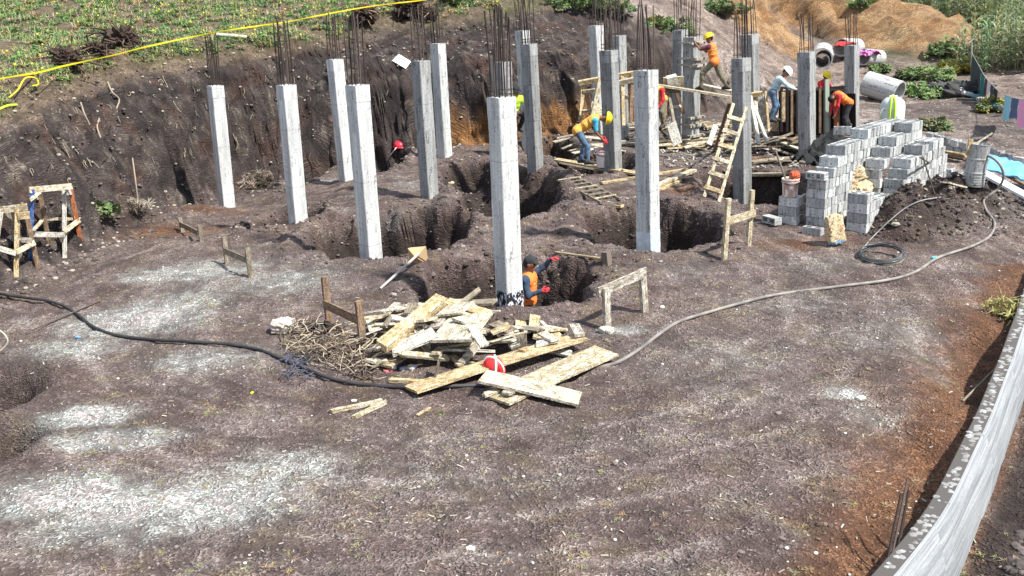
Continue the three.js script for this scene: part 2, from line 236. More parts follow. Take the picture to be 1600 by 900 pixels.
{
  const nx = GX.length, nd = GD.length, P = new Float32Array(nx * nd * 3), C = new Float32Array(nx * nd * 3), UV = new Float32Array(nx * nd * 2), zone = new Uint8Array(nx * nd), hs = new Float32Array(nx * nd), ss = new Float32Array(nx * nd);
  for (let j = 0; j < nd; j++) for (let i = 0; i < nx; i++) { const k = j * nx + i; hs[k] = H(GX[i], GD[j]); ss[k] = toeDist(GX[i], GD[j]); }
  for (let j = 0; j < nd; j++) for (let i = 0; i < nx; i++) {
    const k = j * nx + i, x = GX[i], D = GD[j], y = hs[k], s = ss[k];
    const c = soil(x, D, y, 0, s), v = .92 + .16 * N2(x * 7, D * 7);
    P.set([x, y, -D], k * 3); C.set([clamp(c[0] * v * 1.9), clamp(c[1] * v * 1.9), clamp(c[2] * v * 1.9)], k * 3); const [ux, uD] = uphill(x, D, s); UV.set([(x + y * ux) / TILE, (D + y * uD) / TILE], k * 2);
    const st = Math.hypot(hs[k + (i + 1 < nx ? 1 : 0)] - y, hs[k + (j + 1 < nd ? nx : 0)] - y) / Math.max(.06, D < 35 ? .06 : GD[Math.min(j + 1, nd - 1)] - D + .01);
    if (D < 45) { const a = sst(.7, 1.8, st) * (s < -.6 ? .5 : 1) * (D < 22 && wallSide(x, D) > -.4 ? 0 : 1), q = a * (.13 * N3(x * 1.5, y * 1.9, D * 1.5) + .075 * N3(x * 4, y * 5, D * 4) + .045 * N3(x * 9, y * 11, D * 9)); P[k * 3] += ux * q; P[k * 3 + 2] -= uD * q; }
    const T = natural(x, D);
    let cl = 0; for (const m of MOUNDS) cl = Math.max(cl, m.f(x, D));
    zone[k] = cl > .2 ? 4 : s < .05 ? (D > 27 && x > 7 ? 3 : 0) : y < T - .35 ? 1 : x < 4.5 - (D - 36) * .0 ? 2 : 3;
  }
  const big = new THREE.BufferGeometry(); const I = [[], [], [], [], []];
  const all = []; for (let j = 0; j + 1 < nd; j++) for (let i = 0; i + 1 < nx; i++) { const a = j * nx + i, b = a + 1, c = a + nx, d = c + 1; all.push(a, b, c, b, d, c); I[zone[a]].push(a, b, c, b, d, c); }
  big.setAttribute('position', new THREE.BufferAttribute(P, 3)); big.setIndex(all); big.computeVertexNormals();
  const NN = big.attributes.normal.array;
  const nz = [tileNoise(9, 1), tileNoise(26, 2), tileNoise(60, 3), tileNoise(88, 4), tileNoise(170, 6), tileNoise(420, 8)];
  const grain = (u, v) => {
    const w = (nz[2](u, v) - .5) * .02, a = nz[3](u + w, v + w * .7), b = nz[4](u - w * .5, v + w), c = nz[5](u, v), big = nz[1](u, v) * .5 + nz[0](u, v) * .5;
    const worm = Math.max(0, 1 - Math.abs(2 * (a * .55 + b * .45) - 1) * 4.2);
    return { f: clamp(worm * sst(.3, .6, big) * (.6 + .8 * (c - .3)) + sst(.7, .8, b * .65 + c * .35) * .7), base: clamp(.5 + .5 * (b - .5) + .55 * (c - .5) + .45 * (big - .5)) };
  };
  const gmap = tex(1024, 1024, (u, v) => { const { f, base } = grain(u, v), k = mix(.36, .66, base), e = f * .82; return [mix(k * 1.03, 1, e), mix(k * .965, 1, e), mix(k * .95, .99, e)]; });
  const gb = tex(1024, 1024, (u, v) => { const { f, base } = grain(u, v); return .6 * base + .4 * f; }, false);
  const gm = new THREE.MeshStandardMaterial({ vertexColors: true, map: gmap, bumpMap: gb, bumpScale: .045, roughness: .96 });
  const names = ['ground', 'cut_bank', 'grass_slope', 'hillside', 'clay_mound'];
  names.forEach((n, z) => {
    const map = new Map(), idx = [], p = [], nn = [], c = [], uv = [];
    for (const q of I[z]) { let m = map.get(q); if (m === undefined) { m = map.size; map.set(q, m); p.push(P[q * 3], P[q * 3 + 1], P[q * 3 + 2]); nn.push(NN[q * 3], NN[q * 3 + 1], NN[q * 3 + 2]); c.push(C[q * 3], C[q * 3 + 1], C[q * 3 + 2]); uv.push(UV[q * 2], UV[q * 2 + 1]); } idx.push(m); }
    const g = new THREE.BufferGeometry(); g.setAttribute('position', new THREE.Float32BufferAttribute(p, 3)); g.setAttribute('normal', new THREE.Float32BufferAttribute(nn, 3)); g.setAttribute('color', new THREE.Float32BufferAttribute(c, 3)); g.setAttribute('uv', new THREE.Float32BufferAttribute(uv, 2)); g.setIndex(idx);
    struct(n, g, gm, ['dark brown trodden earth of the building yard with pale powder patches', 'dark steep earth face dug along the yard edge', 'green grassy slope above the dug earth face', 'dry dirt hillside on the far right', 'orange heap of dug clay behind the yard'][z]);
  });
}
// ---------------------------------------------------------------- concrete columns
function concreteTex(seed, lo, hi, stain) {
  const a = tileNoise(6, seed), b = tileNoise(20, seed + 1), c = tileNoise(90, seed + 2), e = tileNoise(200, seed + 3);
  return tex(512, 1024, (u, v) => {
    const st = a(u * 2, v * .35) * .5 + b(u * 2, v * .25) * .5, f = c(u, v * 2), g = e(u, v * 2), blot = b(u * 2, v * .6) * .65 + c(u, v) * .35;
    let t = mix(lo, hi, clamp(.5 + 1.1 * (st - .5) + .5 * (f - .5) + .3 * (g - .5)));
    t *= 1 - stain * sst(.66, .84, blot); t *= 1 - .3 * sst(.84, .93, g * .45 + f * .35 + b(u, v) * .2); t *= 1 - .12 * sst(.9994, 1, Math.abs(Math.sin(v * 7.1 + .02 * b(u, v))));
    return [t * .985, t, t * 1.005];
  });
}
const concMats = [[.68, .9, .25], [.6, .84, .28], [.42, .64, .3], [.48, .72, .34]].map(([l, h, s], i) => { const t = concreteTex(50 + i * 10, l, h, s); return new THREE.MeshStandardMaterial({ map: t, roughness: .82, bumpMap: t, bumpScale: .004 }); });
const steel = mat(.045, .034, .03, .65, { metalness: .35 }), steelPale = mat(.13, .1, .09, .6, { metalness: .3 });
function shaft(L, s, seed) {                                                              // slightly uneven cast shaft with blunt arrises, base at y = 0
  const c = .012, pts = [[-s / 2 + c, -s / 2], [s / 2 - c, -s / 2], [s / 2, -s / 2 + c], [s / 2, s / 2 - c], [s / 2 - c, s / 2], [-s / 2 + c, s / 2], [-s / 2, s / 2 - c], [-s / 2, -s / 2 + c]];
  const rows = Math.ceil(L / .22), p = [], uv = [], idx = [], r = rng(seed), ou = r() * 5, ov = r() * 5;
  const jit = []; for (let j = 0; j <= rows; j++) jit.push([1 + (r() - .5) * .012, (r() - .5) * .006, (r() - .5) * .006]);
  for (let j = 0; j <= rows; j++) { let per = 0; for (let i = 0; i <= 8; i++) { const q = pts[i % 8], o = pts[(i + 7) % 8]; if (i) per += Math.hypot(q[0] - o[0], q[1] - o[1]); p.push(q[0] * jit[j][0] + jit[j][1], L * j / rows, q[1] * jit[j][0] + jit[j][2]); uv.push(per / 1.4 + ou, L * j / rows / 2.8 + ov); } }
  for (let j = 0; j < rows; j++) for (let i = 0; i < 8; i++) { const a = j * 9 + i, b = a + 1, c2 = a + 9, d = c2 + 1; idx.push(a, c2, b, b, c2, d); }
  const n = p.length / 3; for (let i = 0; i < 8; i++) { p.push(pts[i][0], L + (r() - .5) * .012, pts[i][1]); uv.push(pts[i][0] / 1.4, pts[i][1] / 2.8); } p.push(0, L + .006, 0); uv.push(0, 0);
  for (let i = 0; i < 8; i++) idx.push(n + i, n + 8, n + (i + 1) % 8);
  const g = new THREE.BufferGeometry(); g.setAttribute('position', new THREE.Float32BufferAttribute(p, 3)); g.setAttribute('uv', new THREE.Float32BufferAttribute(uv, 2)); g.setIndex(idx); return toCreasedNormals(g, .5);
}
const tarM = (() => { const a = tileNoise(14, 91), b = tileNoise(44, 92); return new THREE.MeshStandardMaterial({ roughness: .8, map: tex(256, 256, (u, v) => lerp3([.1, .1, .13], [.82, .84, .88], sst(.5, .58, a(u * 2, v * 2) * .5 + b(u * 2, v * 2) * .5))) }); })();
const limeM = (() => { const a = tileNoise(9, 95), b = tileNoise(40, 96); return new THREE.MeshStandardMaterial({ roughness: .8, map: tex(256, 256, (u, v) => lerp3([.62, .68, .74], [.9, .93, .96], a(u, v) * .5 + b(u, v) * .5)) }); })();
const columns = {};
function column(id, label, [tx, ty], [bx, by], D, s, yawDeg, kind, rebar, o = {}) {
  const top = at(tx, ty, D), bot = at(bx, by, D), dir = top.clone().sub(bot).normalize(), foot = bot.clone().addScaledVector(dir, -(o.bury ?? 1));
  const L = top.distanceTo(foot), t = thing('concrete_column', label, 'concrete column', foot, 'concrete columns of the building'); t.userData.kind = 'thing';
  t.quaternion.setFromUnitVectors(V(0, 1, 0), dir).multiply(new THREE.Quaternion().setFromAxisAngle(V(0, 1, 0), yawDeg * Math.PI / 180));
  mesh('shaft', shaft(L, s, Math.round(tx * 7 + ty)), concMats[kind], t);
  mesh('top_lift', shaft(.3, s + .008, Math.round(tx)), concMats[kind === 2 ? 3 : kind], t).position.y = L - .3 + .003;
  const r = rng(Math.round(tx * 3)), k = s / 2 - .05, spots = [[-k, -k], [k, -k], [k, k], [-k, k], [0, -k], [0, k], [k, 0], [-k, 0]];
  for (const [x, z] of spots) {
    const h = rebar * (.86 + .16 * r()), lx = (r() - .5) * .14, lz = (r() - .5) * .14, m1 = (r() - .5) * .03;
    mesh('rebar', tube([V(x, L - .05, z), V(x + lx * .2 + m1, L + h * .4, z + lz * .2), V(x + lx, L + h, z + lz)], .0125, 6, 5), r() < .3 ? steelPale : steel, t);
  }
  if (o.foot) { const [y0, y1, m] = o.foot; mesh('stained_foot', shaft(y1 - y0, s + .01, 77), m, t).position.y = y0; }
  const ties = o.ties ?? [.04 + r() * .05];
  for (const y of ties) { const q = k + .016; mesh('stirrup', tube([V(-q, L + y, -q), V(q, L + y, -q), V(q, L + y + .02, q), V(-q, L + y, q)], .006, 24, 5, true), steel, t); }
  columns[id] = { t, L, s, top, dir, D }; return t;
}
column('F', 'tallest front concrete column standing in the pit beside the man in the dark cap', [783, 152], [797, 484], 15.0, .325, 36, 0, 1.35, { bury: .35, ties: [.03, .1], foot: [.3, .7, tarM] });
column('C', 'pale concrete column in the pit behind the square hand tamper', [558, 133], [580, 401], 18.2, .325, 45, 0, 1.3, { ties: [.05, .5] });
column('L', 'pale concrete column between the sledgehammer and the ladder lying on the ground', [1009, 110], [1013, 390], 17.9, .33, 48, 1, 1.25, { bury: .5, foot: [.4, .88, limeM] });
column('A', 'leftmost pale concrete column rising behind the reddish earth hump', [336, 134], [355, 322], 25.0, .325, 40, 0, 1.25);
column('B', 'second pale concrete column from the left with a shallow hollow at its foot', [447, 133], [467, 354], 20.7, .315, 42, 0, 1.45, { ties: [.06, .9] });
column('D', 'slim pale concrete column half hidden by the front left column pair', [523, 93], [541, 270], 26.5, .335, 42, 0, 1.2);
column('E', 'mottled grey concrete column between the two pale ones near the white sheet on the bank', [657, 95], [671, 298], 23.3, .33, 44, 3, 1.3);
column('G', 'pale concrete column standing right below the square hole in the dark bank', [684, 68], [694, 227], 29.6, .34, 50, 1, 1.2);
column('H', 'concrete column hidden behind the tall front column with only its head showing', [783, 97], [793, 300], 21.6, .33, 44, 2, 1.2, { ties: [.05, .12] });
column('I', 'grey concrete column standing left of the plank bridged trench', [826, 69], [836, 248], 26.3, .33, 50, 2, 1.3, { ties: [.06, .13] });
column('Ib', 'pale concrete column close behind the grey one at the orange clay face', [816, 48], [825, 205], 31.0, .33, 48, 1, 1.0);
column('K', 'grey concrete column in front of the stooping worker', [951, 79], [958, 262], 25.6, .36, 52, 2, 1.35, { ties: [.07, .16] });
column('J', 'pale slender concrete column behind the timber trestle, farthest back', [931, 40], [938, 190], 33, .36, 38, 1, 1.05);
column('Kb', 'narrow concrete column behind the one that the stooping worker faces', [966, 56], [971, 205], 31.5, .36, 44, 3, 1.2);
column('M', 'grey concrete column with wooden form clamps still fixed to it', [1082, 58], [1079, 212], 30, .4, 42, 3, 1.2);
column('N', 'concrete column peeping out left behind the clamped one', [1063, 47], [1062, 190], 33, .38, 44, 2, 1.2);
column('O', 'grey concrete column that the rustic ladder leans on', [1158, 91], [1160, 304], 23.0, .33, 40, 2, 1.1);
column('P', 'concrete column behind the ladder column to its right', [1171, 54], [1176, 205], 30.5, .4, 46, 2, 1.3);
column('Q', 'grey concrete column in front of the dark steel formwork', [1260, 81], [1261, 240], 26.5, .36, 48, 3, 1.0);
column('R', 'rightmost grey concrete column in front of the concrete pipes', [1331, 71], [1331, 203], 30.6, .34, 44, 3, 1.0);
// ---------------------------------------------------------------- timber
function woodTex(seed, a, b, splash, dark) {
  const n1 = tileNoise(10, seed), n2 = tileNoise(40, seed + 1), n3 = tileNoise(120, seed + 2), n4 = tileNoise(16, seed + 3);
  return tex(256, 512, (u, v) => {
    const g = n2(u * 3, v * .25) * .5 + n3(u * 2, v * .4) * .5, f = n1(u, v * .5), sp = n4(u, v) * .45 + n2(u, v * 2) * .35 + n3(u, v * 2) * .2;
    let c = lerp3(a, b, clamp(.5 + 1.3 * (g - .5) + .6 * (f - .5)));
    c = lerp3(c, [.9, .89, .86], splash * sst(.42, .66, sp)); c = lerp3(c, [.2, .16, .13], dark * sst(.55, .68, n3(u * 2.3 + .2, v * .45) * .62 + n2(u * 2, v * .3 + .3) * .38));
    return c;
  });
}
const wood = (t, r = .85) => new THREE.MeshStandardMaterial({ map: t, roughness: r, bumpMap: t, bumpScale: .003 });
const W = {
  pale: wood(woodTex(101, [.56, .5, .38], [.82, .78, .66], .6, .6)), grey: wood(woodTex(111, [.5, .47, .42], [.75, .73, .68], .6, .6)), yellow: wood(woodTex(121, [.58, .48, .32], [.86, .77, .58], .45, .6)),
  brown: wood(woodTex(131, [.36, .28, .22], [.6, .5, .4], .15, .5)), old: wood(woodTex(141, [.4, .37, .32], [.62, .58, .5], .2, .6)), white: wood(woodTex(151, [.66, .66, .62], [.86, .86, .82], .6, .6)),
  blue: wood(woodTex(161, [.12, .24, .5], [.25, .42, .72], .25, .3)), orange: wood(woodTex(171, [.5, .25, .14], [.75, .45, .28], .2, .5)), ply: wood(woodTex(181, [.58, .55, .46], [.84, .81, .72], .7, .6)),
};
const gD = (px, py) => -on(px, py).z;
function lay(px, py, lift = 0) { return on(px, py, lift); }

// batter boards: two stakes and a rail
function batter(label, p1, t1, p2, t2, r1, r2, w, m, extra) {
  const a = on(...p1), b = on(...p2), A = at(...t1, -a.z), B = at(...t2, -b.z), o = thing('batter_board', label, 'batter board', a.clone(), 'batter boards around the pits');
  const L = (p) => p.clone().sub(a), sink = V(0, -.12, 0);
  mesh('stake', toFlat(bar(L(a).add(sink), L(A), w, w * .62, .6)), m, o); mesh('stake', toFlat(bar(L(b).add(sink), L(B), w, w * .62, .6)), m, o);
  const rail = (q1, q2, rm) => { const d = V(q2.x - q1.x, 0, q2.z - q1.z).normalize(), n = V(-d.z, 0, d.x).multiplyScalar(n0(d) * (w * .31 + .016)); mesh('rail', plank(L(q1).add(n), L(q2).add(n), w * 1.35, .026, n), rm, o); };
  const n0 = (d) => (-d.x * 0 + d.z * 0 + V(-d.z, 0, d.x).dot(camera.position.clone().sub(a)) > 0 ? 1 : -1);
  rail(at(...r1, -a.z), at(...r2, -b.z), m); if (extra) rail(at(...extra[0], -a.z), at(...extra[1], -b.z), m);
  return o;
}
batter('small weathered batter board with low rail below the reddish earth hump', [286, 362], [281, 340], [315, 377], [312, 352], [284, 350], [313, 364], .085, W.old);
batter('small weathered batter board on the yard in front of the leftmost column', [355, 412], [350, 370], [392, 434], [386, 387], [353, 391], [391, 407], .085, W.old);
batter('tall brown batter board with two rails behind the tangled brushwood', [515, 510], [507, 432], [567, 538], [560, 470], [510, 474], [566, 500], .1, W.brown, [[512, 505], [540, 518]]);
batter('table high batter board with its rail on top right of the front pit', [949, 514], [947, 450], [1008, 487], [1003, 420], [931, 456], [1005, 424], .11, W.grey);
batter('tall pale batter board between the ladder column and the front yard', [1131, 405], [1138, 310], [1169, 383], [1175, 297], [1130, 346], [1177, 332], .1, W.pale);

// two paint-stained trestles on the left
function stand(label, legs, rails) {
  const base = on(...legs[0][0]), o = thing('timber_trestle', label, 'trestle', base, 'timber trestles on the left');
  const L = (p) => p.clone().sub(base);
  for (const [b, t, m, dt] of legs) { const B = on(...b), T = at(...t, -B.z + dt); mesh('leg', toFlat(bar(L(B), L(T), .085, .05, .5)), W[m], o); }
  for (const [p, D1, q, D2, m, w] of rails) mesh('rail', plank(L(at(...p, D1)), L(at(...q, D2)), w ?? .09, .03, V(.3, .2, 1)), W[m], o);
}
{
  const d1 = gD(47, 405), d2 = gD(101, 403), d3 = gD(127, 382), d4 = gD(77, 382);
  stand('taller timber trestle with blue and white painted legs under the dark bank', [[[47, 405], [50, 296], 'blue', .15], [[101, 403], [100, 292], 'white', .15], [[127, 382], [110, 292], 'orange', -.15], [[77, 382], [62, 300], 'brown', -.15]],
    [[[46, 297], d1 + .1, [112, 291], d2 + .1, 'pale', .12], [[47, 366], d1 - .02, [101, 367], d2 - .02, 'white', .1], [[100, 362], d2 - .03, [124, 344], d3 - .03, 'pale', .1], [[70, 342], d4, [120, 342], d3, 'pale', .06], [[52, 360], d1, [68, 342], d4, 'pale', .07], [[47, 313], d1, [62, 301], d1 + .3, 'pale', .07], [[104, 300], d2, [113, 300], d3, 'white', .12]]);
  const e1 = gD(25, 433), e2 = gD(60, 420), e4 = gD(34, 408);
  stand('lower paint stained timber trestle cut by the left frame edge', [[[25, 433], [27, 325], 'yellow', .15], [[60, 420], [39, 323], 'brown', .0], [[34, 408], [12, 332], 'old', -.1], [[-12, 420], [1, 332], 'white', .1]],
    [[[-6, 329], e1 + .15, [42, 323], e1 + .15, 'pale', .13], [[-8, 386], e1, [26, 396], e1 - .02, 'white', .1], [[26, 394], e1 - .03, [54, 379], e2 - .03, 'pale', .1], [[0, 384], e1 + .4, [20, 370], e4, 'white', .1], [[20, 374], e4, [50, 376], e4, 'grey', .1], [[28, 337], e1 + .1, [46, 336], e1 + .1, 'yellow', .14]]);
}

// the heap of used formwork: every board a thing of its own
const heapC = on(690, 545);
function heapTop(x, z) { const p = plane(672, 535), q = ((x - p.x) / .95) ** 2 + ((z - p.z) / .8) ** 2; return .08 + .5 * Math.exp(-q); }
const HEAPG = 'used formwork boards on the heap';
function boardPx(label, a, la, b, lb, w, m, h = .028, tilt = 0, name = 'board', group = HEAPG) {
  const A = on(...a, la), B = on(...b, lb), d = B.clone().sub(A).normalize(), s = d.clone().cross(V(0, 1, 0)).normalize(), up = s.clone().cross(d).applyAxisAngle(d, tilt);
  return tag(mesh(name, plank(A, B, w, h, up), m), label, 'board', group);
}
boardPx('long yellowish board in front of the heap, under the red and white helmet', [641, 609], .06, [906, 527], .16, .36, W.yellow, .035, -.1);
boardPx('wide pale board on top, its low end nearest the camera', [754, 588], .22, [906, 624], .06, .36, W.ply, .035);
boardPx('wide pale board crossing beneath, reaching right to the hose', [774, 625], .03, [948, 548], .1, .46, W.pale, .03);
boardPx('thick knotty beam sloping up across the left of the heap', [596, 542], .3, [690, 467], .58, .2, W.yellow, .11, .25);
boardPx('broad white formwork panel highest on the heap', [704, 533], .44, [737, 492], .52, .62, W.ply, .04, -.12);
boardPx('broad white formwork panel leaning at the back of the heap', [700, 492], .5, [722, 474], .55, .42, W.ply, .03, -.2);
boardPx('white board lying low on the left of the heap', [613, 548], .22, [680, 520], .42, .34, W.white, .03, .1);
boardPx('white board pointing to the front column at the back of the heap', [724, 494], .4, [762, 484], .2, .26, W.ply, .03, .15);
boardPx('pale narrow board on the far left edge of the heap', [572, 508], .12, [610, 488], .3, .16, W.pale);
boardPx('pale board standing askew over the left end of the heap', [580, 545], .12, [602, 540], .3, .25, W.ply);
boardPx('grey square board end propped at the front of the heap', [680, 590], .05, [688, 556], .36, .28, W.old, .03);
boardPx('pale board stepping down right of the white panels', [738, 522], .5, [752, 532], .42, .12, W.white, .02);
boardPx('short yellow stick on the ground in front of the heap', [610, 594], .04, [660, 597], .06, .07, W.yellow, .05);
boardPx('grey block end on the far right tip of the long yellowish board', [897, 508], .22, [906, 524], .22, .14, W.grey, .05);
boardPx('pale offcut resting on the near end of the crossing board', [757, 617], .08, [777, 610], .09, .1, W.pale, .03);
boardPx('grey offcut resting under the top board', [786, 612], .1, [800, 615], .1, .09, W.grey, .03);
boardPx('small cube of wood on the long yellowish board', [815, 550], .18, [828, 546], .18, .12, W.yellow, .06);
boardPx('pale split board leaning in the right half of the heap', [815, 540], .12, [815, 520], .35, .14, W.ply, .025);
boardPx('pale board end lifted above the long yellowish board', [838, 538], .2, [872, 530], .22, .18, W.white, .025);
boardPx('white offcut lying flat towards the lifted board end', [846, 520], .22, [868, 532], .26, .14, W.ply, .025);
boardPx('white board lying across the upper right corner of the white panel', [716, 502], .5, [754, 494], .46, .26, W.ply, .03, .1);
boardPx('narrow white strip crossing the lower right of the white panel', [738, 512], .5, [757, 540], .42, .13, W.white, .03);
for (let i = 0; i < 100; i++) {
  const r = i < 64 ? 1 : 0, px = r ? rr(582, 745) : rr(735, 885), py = r ? rr(492, 580) : rr(514, 556), c = on(px, py), ang = rr(0, Math.PI), L = rr(.28, r ? .8 : .5), h = Math.max(.03, heapTop(c.x, c.z) * rr(.35, .95)), q = rr(-.3, .3), w = rr(.07, .18), t = rr(.018, .04);
  const d = V(Math.cos(ang), q, Math.sin(ang)).normalize().multiplyScalar(L / 2), C = V(c.x, c.y + h + Math.abs(q) * L * .4, c.z), g = plank(C.clone().sub(d), C.clone().add(d), w, t, V(rr(-.35, .35), 1, rr(-.35, .35)));
  tag(mesh('scrap_board', g, [W.pale, W.ply, W.yellow, W.grey, W.old, W.pale, W.white][i % 7]), `short ${['pale', 'cement splashed', 'yellowish', 'grey', 'weathered', 'pale', 'whitish'][i % 7]} scrap of timber in the ${px < 650 ? 'left part' : px < 735 ? 'middle' : 'right tail'} of the formwork heap`, 'board', 'short scraps in the formwork heap');
}
boardPx('longer of the two loose sticks in front of the heap', [517, 643], .03, [597, 626], .05, .06, W.pale, .045, 0, 'stick', null);
boardPx('shorter of the two loose sticks in front of the heap', [553, 652], .03, [604, 628], .05, .05, W.pale, .045, 0, 'stick', null);
boardPx('thin splinter of wood on the bare ground before the board cross', [652, 649], .02, [671, 637], .02, .03, W.yellow, .02, 0, 'stick', null);

// planks further back
boardPx('long plank bridging the trench under the stooping worker', [868, 249], .1, [1000, 272], .1, .26, W.yellow, .05, 0, 'plank', null);
boardPx('plank lying beside the bridge plank in the trench', [872, 254], .02, [950, 268], .03, .2, W.old, .04, 0, 'plank', null);
boardPx('yellow edged plank nearest the lying ladder', [964, 323], .06, [1060, 282], .06, .18, W.yellow, .06, 0, 'plank', null);
boardPx('plank with a pale face behind the yellow edged one', [1012, 296], .1, [1084, 266], .1, .17, W.pale, .06, 0, 'plank', null);
boardPx('thin plank crossing behind the pale column to the planks by the ladder', [940, 286], .04, [1074, 264], .12, .12, W.yellow, .05, 0, 'plank', null);
for (let k = 0; k < 5; k++) boardPx(['lowest', 'second', 'third', 'fourth', 'topmost'][k] + ' plank of the stack right of the ladder column', [1166 + k * 2, 274 - k * .6], .05 + k * .065, [1236 + (k % 2) * 5, 273 - k * .6], .05 + k * .065, .26, [W.yellow, W.pale, W.yellow, W.old, W.pale][k], .045, 0, 'plank', 'stacked planks right of the ladder column');
for (const [a, b, w, l] of [[[1212, 214], [1262, 226], .24, 'pale plank lying flat before the steel formwork, near the cement sack'], [[1222, 222], [1268, 240], .22, 'pale plank running towards the black sheeting'], [[1206, 232], [1255, 246], .2, 'grey plank left of the black sheeting, closest to the plank stack'], [[1280, 208], [1322, 205], .18, 'yellow plank at the foot of the steel formwork'], [[1225, 205], [1262, 214], .2, 'white splashed plank by the steel formwork foot']])
  boardPx(l, a, .08, b, .09, w, l[0] === 'g' ? W.grey : l[0] === 'y' ? W.yellow : W.ply, .04, 0, 'plank', null);
for (let i = 0; i < 72; i++) {
  const zone = i % 3, px = zone === 0 ? rr(1035, 1130) : zone === 1 ? rr(880, 990) : rr(1120, 1250), py = zone === 0 ? rr(196, 236) : zone === 1 ? rr(190, 246) : rr(196, 262), c = on(px, py), ang = rr(-.5, .9) * (R() < .3 ? -2 : 1), L = rr(.4, 1.6), q = rr(-.16, .3), d = V(Math.cos(ang), q, Math.sin(ang)).normalize().multiplyScalar(L / 2);
  const C = c.clone().add(V(0, .05 + Math.abs(q) * L * .5, 0));
  tag(mesh('scrap_board', plank(C.clone().sub(d), C.clone().add(d), rr(.08, .22), rr(.025, .05), V(rr(-.3, .3), 1, rr(-.3, .3))), [W.pale, W.ply, W.old, W.yellow, W.grey, W.brown][i % 6]), `${['pale', 'cement splashed', 'old grey', 'yellowish', 'grey', 'brown'][i % 6]} timber offcut strewn ${['around the clamped column', 'behind the stooping worker', 'between the ladder column and the formwork'][zone]}`, 'board', 'timber offcuts between the rear columns');
}

// ladders
function ladder(label, l0, l1, r0, r1, n, m, o = {}) {
  const t = thing('wooden_ladder', label, 'ladder', l0.clone()), L = (p) => p.clone().sub(l0);
  for (const [a, b] of [[l0, l1], [r0, r1]]) mesh('rail', toFlat(bar(L(a), L(b), .07, .05, o.tw ?? 0)), W[m], t);
  const nrm = l1.clone().sub(l0).cross(r0.clone().sub(l0)).normalize(); if (nrm.dot(camera.position.clone().sub(l0)) < 0) nrm.negate();
  for (let i = 0; i < n; i++) { const k = (i + .5) / n * (o.span ?? .94) + .02, e = L(l0.clone().lerp(l1, k)), f = L(r0.clone().lerp(r1, k)), x = f.clone().sub(e).multiplyScalar(.08), off = nrm.clone().multiplyScalar(.045); mesh('rung', plank(e.sub(x).add(off), f.add(x).add(off), o.rw ?? .07, .028, nrm), W[i % 3 ? m : (o.m2 ?? m)], t); }
  return t;
}
ladder('wooden ladder lying flat on the ground between two pits', lay(871, 281, .06), lay(940, 317, .06), lay(900, 277, .06), lay(969, 311, .06), 7, 'old', { m2: 'pale', rw: .08 });
{
  const d = gD(1112, 312), c = columns.O.D - .3; const t = ladder('rustic wooden ladder leaning on a grey column', lay(1100, 308), at(1146, 162, c), lay(1123, 316), at(1166, 168, c), 6, 'pale', { m2: 'yellow', rw: .1, span: .9 });
  const b = on(1116, 236), L = (p) => p.clone().sub(t.position); mesh('prop', toFlat(bar(L(b), L(at(1140, 160, c + .1)), .07, .05)), W.brown, t);
}

// trestles and scaffold planks at the back
function frame(name, label, cat, parts, group) {
  const p0 = parts[0][1], o = thing(name, label, cat, p0.clone(), group);
  for (const [n, a, b, w, h, m] of parts) mesh(n, toFlat(bar(a.clone().sub(p0), b.clone().sub(p0), w, h, .3)), W[m], o);
  return o;
}
const SD = 29.4;
frame('timber_trestle', 'tall timber trestle left of the stooping worker', 'trestle', [
  ['leg', at(907, 187, 28.4), at(911, 130, 28.6), .11, .07, 'yellow'], ['leg', at(923, 178, 29.4), at(913, 130, 28.8), .1, .07, 'brown'], ['leg', at(926, 180, 28), at(938, 122, 28.3), .12, .07, 'pale'], ['leg', at(948, 172, 29), at(940, 122, 28.6), .1, .07, 'old'],
  ['beam', at(904, 130, 28.5), at(952, 121, 28.5), .14, .1, 'yellow'], ['brace', at(911, 143, 28.5), at(930, 141, 28.5), .09, .05, 'pale'], ['brace', at(909, 174, 28.3), at(926, 172, 28.2), .09, .05, 'pale']]);
frame('timber_trestle', 'timber trestle between the stooping worker column and the pale column', 'trestle', [
  ['leg', at(974, 196, 28), at(972, 116, 28.3), .1, .07, 'yellow'], ['leg', at(985, 192, 28), at(988, 114, 28.3), .1, .07, 'brown'], ['beam', at(966, 118, 28.3), at(1000, 113, 28.3), .12, .1, 'yellow'], ['beam', at(966, 130, 28.2), at(1000, 122, 28.2), .14, .1, 'pale'], ['brace', at(968, 149, 28.2), at(1000, 156, 28.2), .11, .06, 'pale']]);
frame('timber_trestle', 'timber trestle carrying the scaffold plank left of the clamped column', 'trestle', [
  ['leg', at(1036, 190, 28.8), at(1046, 142, 29.2), .1, .07, 'brown'], ['leg', at(1068, 178, 29.6), at(1055, 140, 29.3), .1, .07, 'brown'], ['leg', at(1053, 192, 28.6), at(1044, 142, 29.2), .09, .06, 'old'], ['beam', at(1040, 142, 29.2), at(1062, 142, 29.2), .1, .08, 'old'], ['brace', at(1041, 168, 29), at(1064, 166, 29.4), .08, .05, 'pale']]);
frame('timber_trestle', 'whitish timber trestle just right of the ladder column', 'trestle', [
  ['leg', at(1186, 226, 27.2), at(1172, 150, 28.2), .1, .07, 'white'], ['leg', at(1199, 222, 27.2), at(1178, 166, 28), .09, .06, 'white'], ['leg', at(1181, 214, 28), at(1180, 142, 28.6), .12, .07, 'pale'], ['leg', at(1201, 205, 28.4), at(1196, 142, 28.6), .07, .05, 'yellow'], ['beam', at(1168, 150, 28.4), at(1191, 146, 28.4), .14, .08, 'yellow'], ['brace', at(1172, 175, 28), at(1185, 172, 28), .1, .05, 'white'], ['brace', at(1173, 211, 27.5), at(1186, 206, 27.5), .1, .05, 'pale']]);
